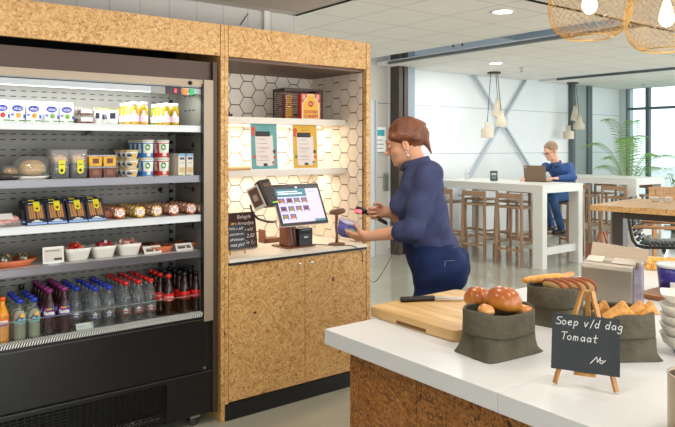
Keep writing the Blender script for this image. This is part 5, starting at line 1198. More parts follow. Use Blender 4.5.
def stool(lb, x, y, rz, m=SW, grp='wooden bar stools'):
    t = thing('bar_stool', lb, 'bar stool', (x,y,0), rz, grp); K = .85
    for sx in (-1,1):
        MB().beam((sx*.215,-.165,0),(sx*.195,-.15,.98),.034,.030,0,(0,1,0)).build('leg', m, t)
        MB().beam((sx*.215,.165,0),(sx*.19,.14,.765),.034,.030,0,(0,1,0)).build('leg', m, t)
        MB().beam((sx*.207,-.15,.30),(sx*.203,.15,.30),.020,.03).build('stretcher', m, t)
    MB().box(-.19,.19,.14,.162,.30,.33).build('footrest', m, t)
    MB().box(-.19,.19,-.17,-.152,.20,.23).build('stretcher', m, t)
    MB().box(-.205,.205,-.14,.165,.766,.795).build('seat', m, t, bevel=.006)
    MB().box(-.182,.182,-.163,-.147,.90,.972).build('back_rail', m, t, bevel=.004)
    return t
s0 = kids(stool('bar stool at the white bar table, nearest the table leg, seen from behind', 7.44, 5.69, -PI/2+.02))
def st(x, y, rz, lb, grp='bar stools at the nearer white bar table'):
    o = copy_tree(s0, (x,y,0), rz, lb, grp); return o
s0['group'] = 'bar stools at the nearer white bar table'
st(7.44, 6.31, -PI/2, 'middle one of three near-side bar stools at the nearer bar table')
st(7.44, 6.93, -PI/2-.02, 'bar stool partly hidden behind the woman, at the near side of the white bar table')
st(8.19, 6.94, PI/2, 'bar stool on the far side of the nearer bar table, leftmost of the far ones')
st(8.19, 6.33, PI/2, 'bar stool on the far side of the nearer bar table, beside the seated man')
MAN = (8.62, 5.72)
st(MAN[0], MAN[1], PI/2-.1, 'bar stool carrying the seated man in the blue shirt')
g2 = 'bar stools at the farther white bar table'
st(10.14, 5.73, -PI/2, 'bar stool at the farther bar table, nearest one under its corner', g2); st(10.14, 6.36, -PI/2, 'bar stool at the farther bar table, second along its near side', g2); st(10.14, 6.92, -PI/2, 'bar stool at the farther bar table, third along its near side', g2)
st(10.9, 5.85, PI/2, 'bar stool on the window side of the farther bar table, right one', g2); st(10.9, 6.5, PI/2, 'bar stool on the window side of the farther bar table, left one', g2)
# laptop
t = thing('laptop', 'open taupe laptop on the white bar table in front of the seated man', 'laptop', (8.0,5.78,1.1005), math.radians(-78.5)); lm = mat('laptop_taupe', rgb(128,108,88), .4, .5)
MB().box(-.165,.165,0,.23,0,.014).build('base', lm, t, bevel=.003)
g = MB(); g.M = Matrix.Translation((0,0,.014)) @ Matrix.Rotation(-.0+.16,4,'X'); g.box(-.165,.165,-.007,0,0,.225); ld = g.build('lid', lm, t, bevel=.002)
g = MB(); g.M = Matrix.Translation((0,0,.014)) @ Matrix.Rotation(.16,4,'X'); g.box(-.15,.15,.0005,.0015,.012,.212); g.build('screen', mat('screen_soft', rgb(150,160,170), .2, emit=rgb(160,175,190), estr=.6), ld)
g = MB(); g.M = Matrix.Translation((0,0,.014)) @ Matrix.Rotation(.16,4,'X'); g.cbox((-.14,-.0078,.20),(.028,.001,.008),0,ry=.6); g.build('badge', PAPER, ld)
MB().box(-.14,.14,.03,.15,.0142,.0155).build('keyboard', BLACK, t)
# bottle and table card
p = aty(458,180,6.75); t = thing('glass_bottle', 'small clear bottle standing at the left on the white bar table', 'bottle', (7.72,6.82,1.1005)); MB().lathe([(.03,0),(.03,.10),(.014,.13),(.012,.16)], n=18).build('bottle', clear('glass_pale', (.9,.93,.93), .3, .05), t); MB().lathe([(.013,.16),(.013,.18)], n=12).build('cap', WHITE, t)
q = atz(500,179.5,1.1); t = thing('table_card', 'small dark menu card standing on the white bar table between bottle and laptop', 'menu card', (7.75,6.32,1.1005), math.radians(-40)); 
g = MB(); g.M = Matrix.Rotation(-.12,4,'X'); g.box(-.055,.055,0,.004,0,.15); g.build('card', mat('card_dark', rgb(64,80,80), .5), t); g = MB(); g.M = Matrix.Rotation(-.12,4,'X'); g.box(-.035,.035,-.001,0,.085,.115,0).box(-.03,.03,-.001,0,.055,.06,0).box(-.03,.03,-.001,0,.04,.045,0); g.build('print', mat('card_print', rgb(170,186,184), .5), t)
# pendant clusters
CON = mat('concrete_shade', rgb(206,196,176), .6, var=.06)
def cluster(px, py, lb, items):
    p = atz(px, py, ZC); t = thing('pendant_cluster', lb, 'pendant lamp', (p.x,p.y,ZC-.001))
    MB().lathe([(.10,-.028),(.105,-.026),(.105,0)], n=24).build('ceiling_rose', mat('rose_dark', rgb(70,60,54), .4), t)
    for (dx, dy, L_, kind) in items:
        c = MB().tube([(dx*.5,dy*.5,-.02),(dx,dy,-L_)], .006, 6).build('cord', mat('cord_grey', rgb(70,66,62), .5), t)
        pr = {'cyl': [(.10,-.25),(.10,-.12),(.095,-.11),(.045,-.09),(.04,-.0)], 'bell': [(.10,-.25),(.105,-.2),(.10,-.17),(.06,-.11),(.035,0)], 'cone': [(.085,-.28),(.09,-.24),(.05,-.08),(.035,0)]}[kind]
        s = MB().lathe([(r,z-L_) for r, z in pr], (dx,dy,0), 24, cap0=False).build('lamp_shade', CON, t)
        MB().lathe([(pr[0][0]-.01, pr[0][1]-L_+.005),(.0,pr[0][1]-L_+.006)], (dx,dy,0), 20, cap0=False, cap1=False).build('glow', mat('shade_glow', (1,1,1), emit=(1,.85,.62), estr=3), s)
cluster(494, 72, 'left cluster of three pale concrete pendants over the nearer bar table', [(-.085,.065,.80,'cyl'),(.09,-.0,.42,'cone'),(.06,-.09,.62,'bell')])
cluster(572.5, 82.5, 'right cluster of three pale concrete pendants, in front of the grey green column', [(-.06,.05,.80,'cyl'),(.10,.0,.42,'cone'),(.07,-.09,.62,'bell')])
# OSB high table
OT = thing('board_table', 'high table with a thick OSB top and dark steel legs at the right', 'table', (5.72,3.52,0), math.radians(8)); 
MB().box(0,1.12,-2.6,0,1.0,1.052).build('tabletop', OSB, OT, bevel=.002)
ds = mat('dark_steel', rgb(72,64,58), .45, .3)
for x, y in ((.12,-.16),(.12,-2.45)):
    MB().box(x,x+.11,y-.10,y,0,.999).box(x,x+.7,y-.08,y-.02,0,.05).build('leg', ds, OT, bevel=.002)
MB().box(.14,.20,-2.45,-.27,.93,.999).build('side_rail', ds, OT)
MB().box(.235,.9,-.24,-.18,.94,.999).build('end_rail', ds, OT)
for k, (px, py) in enumerate(((655,201.5),(667.5,202))):
    p = atz(px, py, 1.053); t = thing('glass_bowl', ('left','right')[k]+' small clear bowl of white flowers on the OSB table', 'bowl', (p.x,p.y,1.0525)); MB().lathe([(.025,0),(.05,.02),(.055,.045)], n=20, cap1=False).build('bowl', clear('glass_pale', (.9,.93,.93), .3, .05), t)
    g = MB(); rg = random.Random(k)
    for i in range(9): g.ell((.03*math.cos(i*.7)*(i % 3)/2,.03*math.sin(i*.7)*(i % 3)/2,.03+.012*(i % 2)), (.016,.016,.012), 8, 0, 5)
    g.build('flowers', mat('petal', rgb(232,222,208), .6), t)
# slatted wooden benches beyond
BW = wood('bench_wood', rgb(168,116,70), rgb(206,156,106), 0)
for k, (px, py) in enumerate(((660,197.5),(677,197))):
    pass
p = atz(680, 191, .98); t = thing('slatted_bench', 'two-part slatted wooden bench back rising beyond the OSB table', 'bench', (p.x,p.y,0), math.radians(-35)) 
g = MB()
for i in range(9): g.beam((-.42+.1*i,-.0,.62),(-.34+.1*i,.12,1.02),.085,.02,0,(0,1,0))
g.build('slats', BW, t); MB().box(-.45,.5,-.03,.0,.58,.64).box(-.4,.5,.1,.13,1.0,1.03).build('rail', BW, t)
for x in (-.40,.44): MB().box(x,x+.05,-.03,.02,0,.58).build('leg', BW, t)
# ribbed lounge chair
c = atd(664, 260, 8.15); t = thing('ribbed_armchair', 'black ribbed armchair with curved tubular frame and wooden armrests under the OSB table', 'armchair', (c.x,c.y,0), math.radians(-70))
lea = mat('black_leather', rgb(58,64,66), .25); fr2 = mat('chair_frame', rgb(36,34,32), .4)
bw2 = .26
prof = [(-.36,.98),(-.335,.80),(-.31,.62),(-.285,.50),(-.24,.435),(-.15,.42),(0,.43),(.14,.44),(.24,.45),(.28,.44)]
for s in (-1,1):
    MB().tube([(x-.03,s*(bw2+.02),z-.035) for x, z in prof], .02, 8).build('side_frame', fr2, t)
    MB().tube([(-.30,s*(bw2+.06),.63),(.24,s*(bw2+.06),.645)], .02, 8).build('armrest', BW, t)
    MB().tube([(.2,s*(bw2+.05),.63),(.2,s*(bw2+.03),.42)], .013, 8).build('arm_support', fr2, t)
g = MB()
for a, b in zip(prof[:-1], prof[1:]):
    n = max(1, int(math.hypot(b[0]-a[0], b[1]-a[1])/.045))
    for k in range(n):
        f = (k+.5)/n; x = a[0]+(b[0]-a[0])*f; z = a[1]+(b[1]-a[1])*f; M = g.M; g.M = Matrix.Translation((x,0,z)) @ Matrix.Rotation(-math.atan2(b[1]-a[1], b[0]-a[0]),4,'Y'); g.loft([superring(.024,.018,-bw2,n=12,e=2.2), superring(.024,.018,bw2,n=12,e=2.2)] if False else [[(.024*math.cos(q), y, .016*math.sin(q)) for q in [2*PI*j/12 for j in range(12)]] for y in (-bw2, bw2)]); g.M = M
g.build('ribbed_seat', lea, t)
MB().tube([(0,0,.40),(0,0,.08)], .03, 10).build('column', CHROME, t)
g = MB()
for k in range(4): a = PI/4+PI/2*k; g.beam((0,0,.07),(.28*math.cos(a),.28*math.sin(a),.03),.04,.03)
g.build('star_base', CHROME, t)
# palm
def palm(x, y, lb):
    t = thing('potted_palm', lb, 'palm', (x,y,0)); rg = random.Random(5)
    MB().lathe([(.16,0),(.21,.36),(.195,.36),(.17,.28)], n=24).build('pot', mat('pot_grey', rgb(120,124,120), .6), t)
    MB().lathe([(.175,.29),(.001,.30)], n=24, cap0=False).build('soil', mat('soil', rgb(60,44,32), .9), t)
    gm = mat('palm_green', rgb(132,178,92), .5, var=.15, vscale=9); gs = mat('palm_stem', rgb(150,164,96), .5)
    R = Vector((.7934,-.6088,0)); B_ = Vector((.6088,.7934,0))
    fr_ = [(-.85,.1,1.95,.95),(-.50,-.1,2.28,.8),(.12,.1,2.12,.7),(.55,0,1.62,.8),(.9,-.2,1.72,.9),(-.35,.3,1.5,.7),(.3,-.3,1.55,.6),(-.7,-.2,1.42,.7),(.05,.35,1.75,.6),(.35,.3,1.9,.6),(-.15,-.3,1.8,.6),(.75,.3,1.4,.7)]
    for (a, b, h, dr) in fr_:
        end = R*a+B_*b; P0 = Vector((0,0,.3)); P1 = end*.25+Vector((0,0,h+.1)); P2 = end+Vector((0,0,h-abs(a)*.45*dr))
        pts = []
        for k in range(15):
            s = k/14; pts.append(P0*(1-s)**2+P1*2*s*(1-s)+P2*s*s)
        st_ = MB().tube(pts, [.009*(1-.75*k/14) for k in range(15)], 5).build('frond', gs, t)
        g = MB()
        for k in range(5, 15):
            for q in (0, .5):
                s = min(.999, (k+q-1)/14); p = P0*(1-s)**2+P1*2*s*(1-s)+P2*s*s; dd = ((P1-P0)*(1-s)+(P2-P1)*s).normalized(); side = dd.cross(Vector((0,0,1))).normalized()
                Ll = .27*math.sin(PI*min(1,(s-.25)/.8)**.8)+.05
                for sg in (-1,1):
                    tip = p+side*sg*Ll*.75+dd*Ll*.55-Vector((0,0,Ll*.35)); m_ = (p+tip)/2+Vector((0,0,.02)); wv = dd*.009
                    g.add([tuple(p-wv*.4), tuple(m_-wv), tuple(tip), tuple(m_+wv), tuple(p+wv*.4)], [(0,1,3,4),(1,2,3)], 0)
        g.build('leaflets', gm, st_)
palm(11.95, 6.55, 'tall green palm behind the farther white bar table, against the windows')
def bush(x, y, seed, lb):
    t = thing('leafy_plant', lb, 'plant', (x,y,0)); rg = random.Random(seed)
    MB().lathe([(.16,0),(.2,.4),(.19,.4),(.001,.36)], n=20).build('pot', MATS['pot_grey'], t); g = MB()
    for k in range(130):
        a = rg.random()*6.28; r = .12+.38*rg.random(); z = .5+.85*rg.random(); c = Vector((r*math.cos(a)*.8, r*math.sin(a)*.8, z)); d = Vector((math.cos(a),math.sin(a),.5-rg.random())).normalized()*(.14+.1*rg.random()); s = d.cross(Vector((0,0,1))).normalized()*.022
        g.add([tuple(c), tuple(c+d*.5-s), tuple(c+d), tuple(c+d*.5+s)], [(0,1,2,3)])
    g.build('foliage', mat('bush_green', rgb(86,132,60), .5, var=.2, vscale=6), t)
    g = MB()
    for k in range(9): a = k*.7; g.tube([(.03*math.cos(a),.03*math.sin(a),.36),(.2*math.cos(a),.2*math.sin(a),1.1)], .006, 5)
    g.build('stems', MATS['palm_stem'], t)
bush(12.6, 5.9, 1, 'low leafy plant seen beneath the farther bar table, left of the window mullion'); bush(12.55, 5.1, 2, 'low leafy plant by the end window, right of the palm')
# ------------------------------------------------------------ people: smooth distance-field bodies turned into one continuous mesh
import openvdb as vdb
class SDF:
    def __init__(s, lo, hi, h):
        s.h = h; s.lo = np.array(lo, float); s.n = np.ceil((np.array(hi)-s.lo)/h).astype(int)+1; s.g = np.full(s.n, .05, np.float32)
    def _blk(s, lo, hi):
        a = np.maximum(0, np.floor((np.array(lo)-s.lo)/s.h).astype(int)); b = np.minimum(s.n, np.ceil((np.array(hi)-s.lo)/s.h).astype(int)+1)
        if (b <= a).any(): return None
        ax = [s.lo[i]+s.h*np.arange(a[i], b[i]) for i in range(3)]
        return tuple(slice(a[i], b[i]) for i in range(3)), ax[0][:,None,None], ax[1][None,:,None], ax[2][None,None,:]
    def _u(s, sl, d, k, sub=False):
        a = s.g[sl]
        if sub: d = -d; h = np.maximum(k-np.abs(a-d), 0)/k; s.g[sl] = np.maximum(a, d)+h*h*k*.25
        else: h = np.maximum(k-np.abs(a-d), 0)/k; s.g[sl] = np.minimum(a, d)-h*h*k*.25
    def cap(s, p, q, r0, r1=None, k=.02, sub=False):
        r1 = r0 if r1 is None else r1; p = np.array(p, float); q = np.array(q, float); m = max(r0, r1)+.05
        B = s._blk(np.minimum(p, q)-m, np.maximum(p, q)+m)
        if B is None: return s
        sl, X, Y, Z = B; v = q-p; L = max(1e-9, v @ v)
        t = np.clip(((X-p[0])*v[0]+(Y-p[1])*v[1]+(Z-p[2])*v[2])/L, 0, 1)
        d = np.sqrt((X-p[0]-v[0]*t)**2+(Y-p[1]-v[1]*t)**2+(Z-p[2]-v[2]*t)**2)-(r0+(r1-r0)*t); s._u(sl, d.astype(np.float32), k, sub); return s
    def ell(s, c, r, k=.02, ax=None, sub=False):
        c = np.array(c, float); m = max(r)+.05; B = s._blk(c-m, c+m)
        if B is None: return s
        sl, X, Y, Z = B; A = np.eye(3) if ax is None else np.array(ax, float)
        X = X-c[0]; Y = Y-c[1]; Z = Z-c[2]
        q = [A[i,0]*X+A[i,1]*Y+A[i,2]*Z for i in range(3)]
        k0 = np.sqrt(sum((q[i]/r[i])**2 for i in range(3))); k1 = np.sqrt(sum((q[i]/r[i]**2)**2 for i in range(3)))+1e-9
        s._u(sl, (k0*(k0-1)/k1).astype(np.float32), k, sub); return s
    def ridges(s, f, amp):
        X = (s.lo[0]+s.h*np.arange(s.n[0]))[:,None,None]; Y = (s.lo[1]+s.h*np.arange(s.n[1]))[None,:,None]; Z = (s.lo[2]+s.h*np.arange(s.n[2]))[None,None,:]
        s.g += (amp*f(X, Y, Z)).astype(np.float32)
    def build(s, name, m, parent):
        g = vdb.FloatGrid(); g.background = .05; g.copyFromArray(np.ascontiguousarray(s.g)); p, t, q = g.convertToPolygons(0.0, 0.0)
        p = p*s.h+s.lo; me = bpy.data.meshes.new(name); me.vertices.add(len(p)); me.vertices.foreach_set('co', p.astype(np.float32).ravel())
        q = q[:, ::-1]; t = t[:, ::-1]
        loops = np.concatenate([q.ravel(), t.ravel()]).astype(np.int32); me.loops.add(len(loops)); me.loops.foreach_set('vertex_index', loops)
        nq, nt_ = len(q), len(t); me.polygons.add(nq+nt_)
        me.polygons.foreach_set('loop_start', np.concatenate([np.arange(nq)*4, nq*4+np.arange(nt_)*3]).astype(np.int32))
        me.update(calc_edges=True); me.validate(); me.polygons.foreach_set('use_smooth', [True]*len(me.polygons)); me.materials.append(m)
        o = bpy.data.objects.new(name, me); col.objects.link(o)
        if parent: o.parent = parent
        return o
def V(*a): return np.array(a, float)
def nrm(v): return v/np.linalg.norm(v)
def hand_sdf(s, w, d, n, sd, sc_=1., curl=(.5,.5,.5,.5), k=.007, thumb=.5):
    """w wrist, d finger direction, n palm side, sd thumb side"""
    d = nrm(d); n = nrm(n-d*(n @ d)); sd = nrm(sd-d*(sd @ d)-n*(sd @ n)); K = []
    for i, o in enumerate((.029,.010,-.009,-.026)):
        kb = w+d*(.088-.004*abs(i-1))*sc_+sd*o*sc_; K.append(kb); s.cap(w+sd*o*.55*sc_+d*.01, kb, .0150*sc_, .0115*sc_, .014)
    for i, kb in enumerate(K):
        L = (.043,.048,.045,.034)[i]*sc_; p = kb; a = 0; r = (.0092,.0094,.009,.008)[i]*sc_
        for j in range(3):
            a += curl[i]*(1.0,1.1,.7)[j]; dd = d*math.cos(a)+n*math.sin(a)+sd*(.10-.07*i)*.5; q = p+nrm(dd)*L*(1,.62,.5)[j]; s.cap(p, q, r, r*.9, k*.5); p = q; r *= .92
    p = w+d*.022*sc_+sd*.026*sc_; q = p+nrm(d*.75+sd*.75+n*thumb)*.042*sc_; s.cap(w+d*.012, p, .016*sc_, .0145*sc_, .012); s.cap(p, q, .0145*sc_, .0105*sc_, .008); q2 = q+nrm(d*.95+sd*.15+n*thumb)*.032*sc_; s.cap(q, q2, .0102*sc_, .0085*sc_, k*.5)
class Fig:
    def __init__(s, px, d0, fwd):
        r = ray(px, 147); s.loc = Vector((r[0]*d0, r[1]*d0, 0)); s.setf(fwd)
    def setf(s, fwd):
        f = Vector(fwd).normalized(); l = Vector((-f.y, f.x)); s.rz = math.atan2(f.y, f.x)
        s.Rf = .7934*f.x-.6088*f.y; s.Ff = .6088*f.x+.7934*f.y; s.Rl = .7934*l.x-.6088*l.y; s.Fl = .6088*l.x+.7934*l.y
        s.r0 = .7934*s.loc.x-.6088*s.loc.y; s.d0 = .6088*s.loc.x+.7934*s.loc.y
    def __call__(s, px, py, y=0):
        t = (px-337.5)/FPX; x = (t*(s.d0+y*s.Fl)-s.r0-y*s.Rl)/(s.Rf-t*s.Ff); d = s.d0+x*s.Ff+y*s.Fl
        return V(x, y, 1.6-(py-147)*d/FPX)
def head_sdf(s, c, f, u, sc_=1., male=False):
    l = np.cross(u, f); A = np.array([f, l, u])
    def q(a, b, h): return c+(f*a+l*b+u*h)*sc_
    S = lambda *r: [x*sc_ for x in r]
    s.ell(q(-.012,0,.022), S(.098,.076,.092), .02, A)
    s.ell(q(.030,0,-.040), S(.062,.056,.078), .03, A)
    s.ell(q(.045,0,-.085), S(.040,.040,.030), .025, A)
    s.cap(q(.072,0,-.102), q(.070,0,-.100), .018*sc_, None, .02)
    for b in (-1, 1):
        s.ell(q(.050,b*.036,-.038), S(.030,.024,.026), .02, A)
        s.ell(q(.089,b*.031,-.006), S(.015,.015,.010), .012, A, True)
        s.cap(q(.078,b*.042,.014), q(.092,b*.014,.012), .009*sc_, None, .012)
        s.cap(q(.080,b*.031,-.008), q(.0801,b*.031,-.008), .0125*sc_, None, .004)
        s.ell(q(-.008,b*.078,-.028), S(.017,.008,.031), .008, A); s.ell(q(-.002,b*.085,-.026), S(.009,.005,.018), .006, A, True)
        s.ell(q(.098,b*.012,-.045), S(.010,.008,.007), .008, A)
    s.cap(q(.090,0,.006), q(.112,0,-.038), .0065*sc_, .010*sc_, .012)
    s.cap(q(.108,0,-.040), q(.112,0,-.041), .0095*sc_, .0085*sc_, .008)
    s.cap(q(.085,-.018,-.069), q(.085,.018,-.069), .0075*sc_, None, .008); s.cap(q(.084,-.015,-.079), q(.084,.015,-.079), .008*sc_, None, .008)
    s.cap(q(.094,-.018,-.0735), q(.094,.018,-.0735), .0022*sc_, None, .004, True)
    return q, A, S
def fold(a, b, c, ph): return lambda X, Y, Z: np.sin(a*X+b*Y+c*Z+ph+1.3*np.sin(9*X+14*Z))
SKIN = mat('skin', rgb(222,164,132), .5, var=.06, vscale=6, spec=.35); LIP = mat('lip', rgb(186,100,88), .45)
EYE = mat('eye_white', rgb(232,228,222), .25); IRIS = mat('iris', rgb(50,36,28), .2)
DEN = mat('denim_shirt', rgb(62,68,100), .85, bump=.35, bscale=240, var=.3, vscale=11, spec=.2); JEAN = mat('denim_jeans', rgb(30,44,84), .85, bump=.25, bscale=300, var=.3, vscale=7, spec=.2)

def face_bits(q, S, par, f, u, hasglass=False, brow=rgb(96,60,40)):
    l = np.cross(u, f); R3 = Matrix((tuple(f), tuple(l), tuple(u))).transposed().to_4x4()
    g = MB(); 
    for b in (-1,1): g.M = Matrix.Translation(q(.0805,b*.031,-.008)) @ R3; g.ell((0,0,0), (.0128,.0128,.0128), 12, 0, 8); g.ell((.0095,0,-.002), (.0042,.0052,.0052), 10, 1, 6)
    g.build('eyes', [EYE, IRIS], par)
    g = MB()
    for b in (-1,1): g.tube([tuple(q(.094,b*.014,.016)), tuple(q(.093,b*.030,.022)), tuple(q(.082,b*.046,.016))], [.002,.003,.0015], 6)
    g.build('eyebrows', mat('brow%d' % int(brow[0]*1000), brow, .8), par)
    g = MB(); g.tube([tuple(q(.086,-.020,-.072)), tuple(q(.0925,-.008,-.0695)), tuple(q(.0935,0,-.070)), tuple(q(.0925,.008,-.0695)), tuple(q(.086,.020,-.072))], [.001,.003,.0032,.003,.001], 8)
    g.tube([tuple(q(.086,-.018,-.076)), tuple(q(.0925,0,-.080)), tuple(q(.086,.018,-.076))], [.001,.0042,.001], 8); g.build('lips', LIP, par)

# --- the woman at the counter
FW = Fig(430, 3.6, (-.608,.793)); W = FW
wm_ = thing('person', 'woman in dark denim shirt and blue jeans scanning goods at the checkout counter', 'person', tuple(FW.loc), FW.rz)
th_ = math.radians(16); hf = V(math.cos(th_),0,-math.sin(th_)); hu = V(math.sin(th_),0,math.cos(th_)); hc = W(405,140.5)
sh = {1: W(429,174,.16), -1: W(424,174,-.15)}; el = {1: W(412,230,.215), -1: W(409,226,-.20)}; wr = {1: W(368,236.5,.13), -1: W(388,212,-.13)}
hip = W(438,262); neck = W(418,165); sc_h = 1.06
LEG = {}
for b in (1,-1): LEG[b] = (hip+V(0,.095*b,-.04), V(.05,.10*b,.50), V(.0,.11*b,.09), V(.13,.12*b,.03))
def body_sdf(s, e=0, parts='thla', arms=None):
    if 't' in parts:
        s.ell(W(421,186), (.105+e,.165+e,.11), .05); s.ell(W(420,205), (.128+e,.165+e,.11), .06); s.ell(W(426,225), (.122+e,.150+e,.12), .06)
        s.ell(W(430,243), (.130+e,.165+e,.10), .06)
        for b in (1,-1): s.ell(W(403,203,.075*b), (.058+e,.060+e,.060+e), .04)
    if 'h' in parts:
        s.ell(hip+V(.01,0,.0), (.138+e,.185+e,.115), .06)
        for b in (1,-1): s.ell(hip+V(-.065,.085*b,-.03), (.095+e,.090+e,.105+e), .05)
    if 'l' in parts:
        for b in (1,-1):
            a, k, f, t = LEG[b]; s.cap(a, k, .098+e, .062+e, .05); s.cap(k, f, .060+e, .042+e, .03)
    if 'a' in parts:
        for b in (1,-1): s.cap(sh[b]-V(0,.03*b,.02), sh[b], .056+e, .054+e, .05); s.cap(sh[b], el[b], .053+e, .045+e, .04)
        s.cap(W(423,173,.04), W(423,173,-.04), .062+e, .062+e, .06)
s = SDF((-.32,-.36,-.01), (.62,.36,1.82), .0042)
body_sdf(s, -.008)
s.cap(neck, hc-hf*.02-hu*.06, .052, .048, .03)
q, A_, S_ = head_sdf(s, hc, hf, hu, sc_h)
for b in (1,-1):
    s.cap(el[b], wr[b], .040, .0265, .02); a, k, f, t = LEG[b]; s.cap(f, f+V(0,0,-.03), .042, .04, .02); s.cap(f+V(-.02,0,-.05), t, .036, .028, .03)
it = W(350,233,.10)                                        # the tub she holds
hand_sdf(s, wr[1], nrm(W(350,237,.10)-wr[1]), V(.05,-.72,.70), V(.05,.70,.72), 1.0, (.42,.40,.40,.46), thumb=.75)
hand_sdf(s, wr[-1], V(.93,.12,-.06), V(.05,1,-.05), V(.15,.05,1), .98, (1.05,1.1,1.1,1.15), thumb=.6)
body = s.build('body', SKIN, wm_)
face_bits(q, S_, wm_, hf, hu)
# shirt
s = SDF((-.32,-.36,1.07), (.42,.36,1.6), .006)
body_sdf(s, .010, 'tah')
for b in (1,-1): s.cap(el[b]+(sh[b]-el[b])*.06, el[b]+(wr[b]-el[b])*.22, .052, .056, .02); s.cap(el[b]+(wr[b]-el[b])*.14, el[b]+(wr[b]-el[b])*.24, .058, .057, .006); s.cap(el[b]+(wr[b]-el[b])*.30, el[b]+(wr[b]-el[b])*.42, .046, .046, .004, True)
s.cap(neck+V(.0,0,.0), neck+V(.05,0,.10), .058, .06, .01, True)
s.ridges(fold(14,10,40,0), .0034); s.ridges(fold(-30,22,24,2), .0028)
s.build('shirt', DEN, wm_)
g = MB()   # collar
for b in (1,-1):
    c0 = neck
    g.loft([[tuple(c0+V(.066*math.cos(a)+.012, b*.066*math.sin(a), z+.02*math.cos(a)*-1)) for a in [PI*k/14 for k in range(1,15)]] for z in (.030,)] + [[tuple(c0+V(.088*math.cos(a)+.012, b*.088*math.sin(a), z+.02*math.cos(a)*-1)) for a in [PI*k/14 for k in range(1,15)]] for z in (-.012,)], 0, True, False, False)
o = g.build('collar', DEN, wm_); m = o.modifiers.new('s', 'SOLIDIFY'); m.thickness = .005
g = MB()
px_ = W(402,193,.075); 
# jeans
s = SDF((-.32,-.36,.05), (.32,.36,1.12), .006)
body_sdf(s, .008, 'thl')
s.ridges(fold(14,8,44,1), .0032); s.ridges(fold(34,12,12,0), .002)
s.g[:, :, int((1.095-.05)/.006):] = .05
s.build('jeans', JEAN, wm_)
STI = mat('stitch', rgb(110,120,160), .8)
g = MB()
bp = hip+V(-.115,.135,-.02)
for k in range(1): pass
a, b = W(447,263,.182), W(458,262,.13)
g.tube([tuple(W(445,261,.192)), tuple(W(444.5,271,.196)), tuple(W(445,281,.19))], .0016, 5); g.tube([tuple(W(445,261,.192)), tuple(W(453,260.5,.165)), tuple(W(459,262,.135))], .0016, 5); g.build('pocket_stitching', STI, wm_)
# shoes
for b in (1,-1):
    a, k, f, t = LEG[b]; s2 = SDF(V(-.16,-.3,-.01), V(.28,.3,.16), .006); s2.cap(f+V(-.03,0,-.04), t+V(.01,0,.005), .045, .036, .03); s2.g[:, :, :int(.012/.006)+1] = .05; s2.build('shoe', mat('shoe_dark', rgb(40,36,36), .5), wm_)
# hair gathered at the back
HAIR = mat('hair_auburn', rgb(112,62,36), .42, var=.35, vscale=20, bump=.6, bscale=90)
s = SDF(hc-V(.28,.14,.22), hc+V(.2,.14,.2), .0042)
s.ell(q(-.018,0,.027), S_(.100,.080,.094), .02, A_)
s.ell(q(.115,0,-.055), S_(.088,.11,.098), .012, A_, True)
s.ell(q(.03,0,-.11), S_(.085,.11,.075), .012, A_, True)
for b in (-1,1): s.cap(q(.05,b*.066,.035), q(-.06,b*.066,.0), .022, .03, .02)
kn = W(421,131); tip = W(431.5,153.5)
s.cap(q(-.09,0,.03), kn, .045, .026, .03); s.ell(tuple((kn+W(425,138))/2), (.03,.028,.036), .02); s.cap(W(424,134), W(427,144), .020, .014, .02); s.cap(W(427,144), tip, .014, .004, .01)
s.ridges(lambda X, Y, Z: np.sin(260*Y+22*X)*np.cos(150*Z-60*X), .0016)
s.build('hair', HAIR, wm_)
g = MB()
for b in (1,-1): g.tube([tuple(q(-.008,b*.088,-.058)), tuple(q(-.006,b*.090,-.075))], .0022, 6); g.ell(tuple(q(-.006,b*.090,-.083)), (.006,.006,.008), 10, 0, 6)
g.build('earrings', CHROME, wm_)
def w2(p): return Matrix.Rotation(FW.rz, 4, 'Z') @ Vector(p)+FW.loc
# tub in her hand
o = thing('food_tub', 'purple and green food tub held in the woman left hand', 'tub', tuple(w2(W(347,228.5,.048))), .0)
T_ = Matrix.Rotation(.22,4,'Y') @ Matrix.Rotation(.30,4,'X')
def sq(a, z): return superring(a, a*.8, z, e=5, n=32)
g = MB(); g.M = T_; g.loft([sq(.042,-.042), sq(.055,.034)]); g.build('tub', mat('tub_violet', rgb(104,96,176), .35, var=.2, vscale=30), o)
g = MB(); g.M = T_; g.loft([sq(.058,.034), sq(.058,.042)]); g.build('lid', mat('tub_lilac2', rgb(190,186,214), .3), o)
g = MB(); g.M = T_ @ Matrix.Rotation(math.radians(-38),4,'Z'); 
g.M = T_ ; g.ell((-.0,-.0385,.0), (.036,.006,.024), 16, 0, 8); pr_ = g.build('printed_badge', mat('print_lime', rgb(110,190,80), .4), o)
g = MB(); g.M = T_; g.ell((.0,-.043,.002), (.026,.004,.013), 14, 0, 8).build('lettering_field', mat('print_pale', rgb(214,220,226), .5), o)
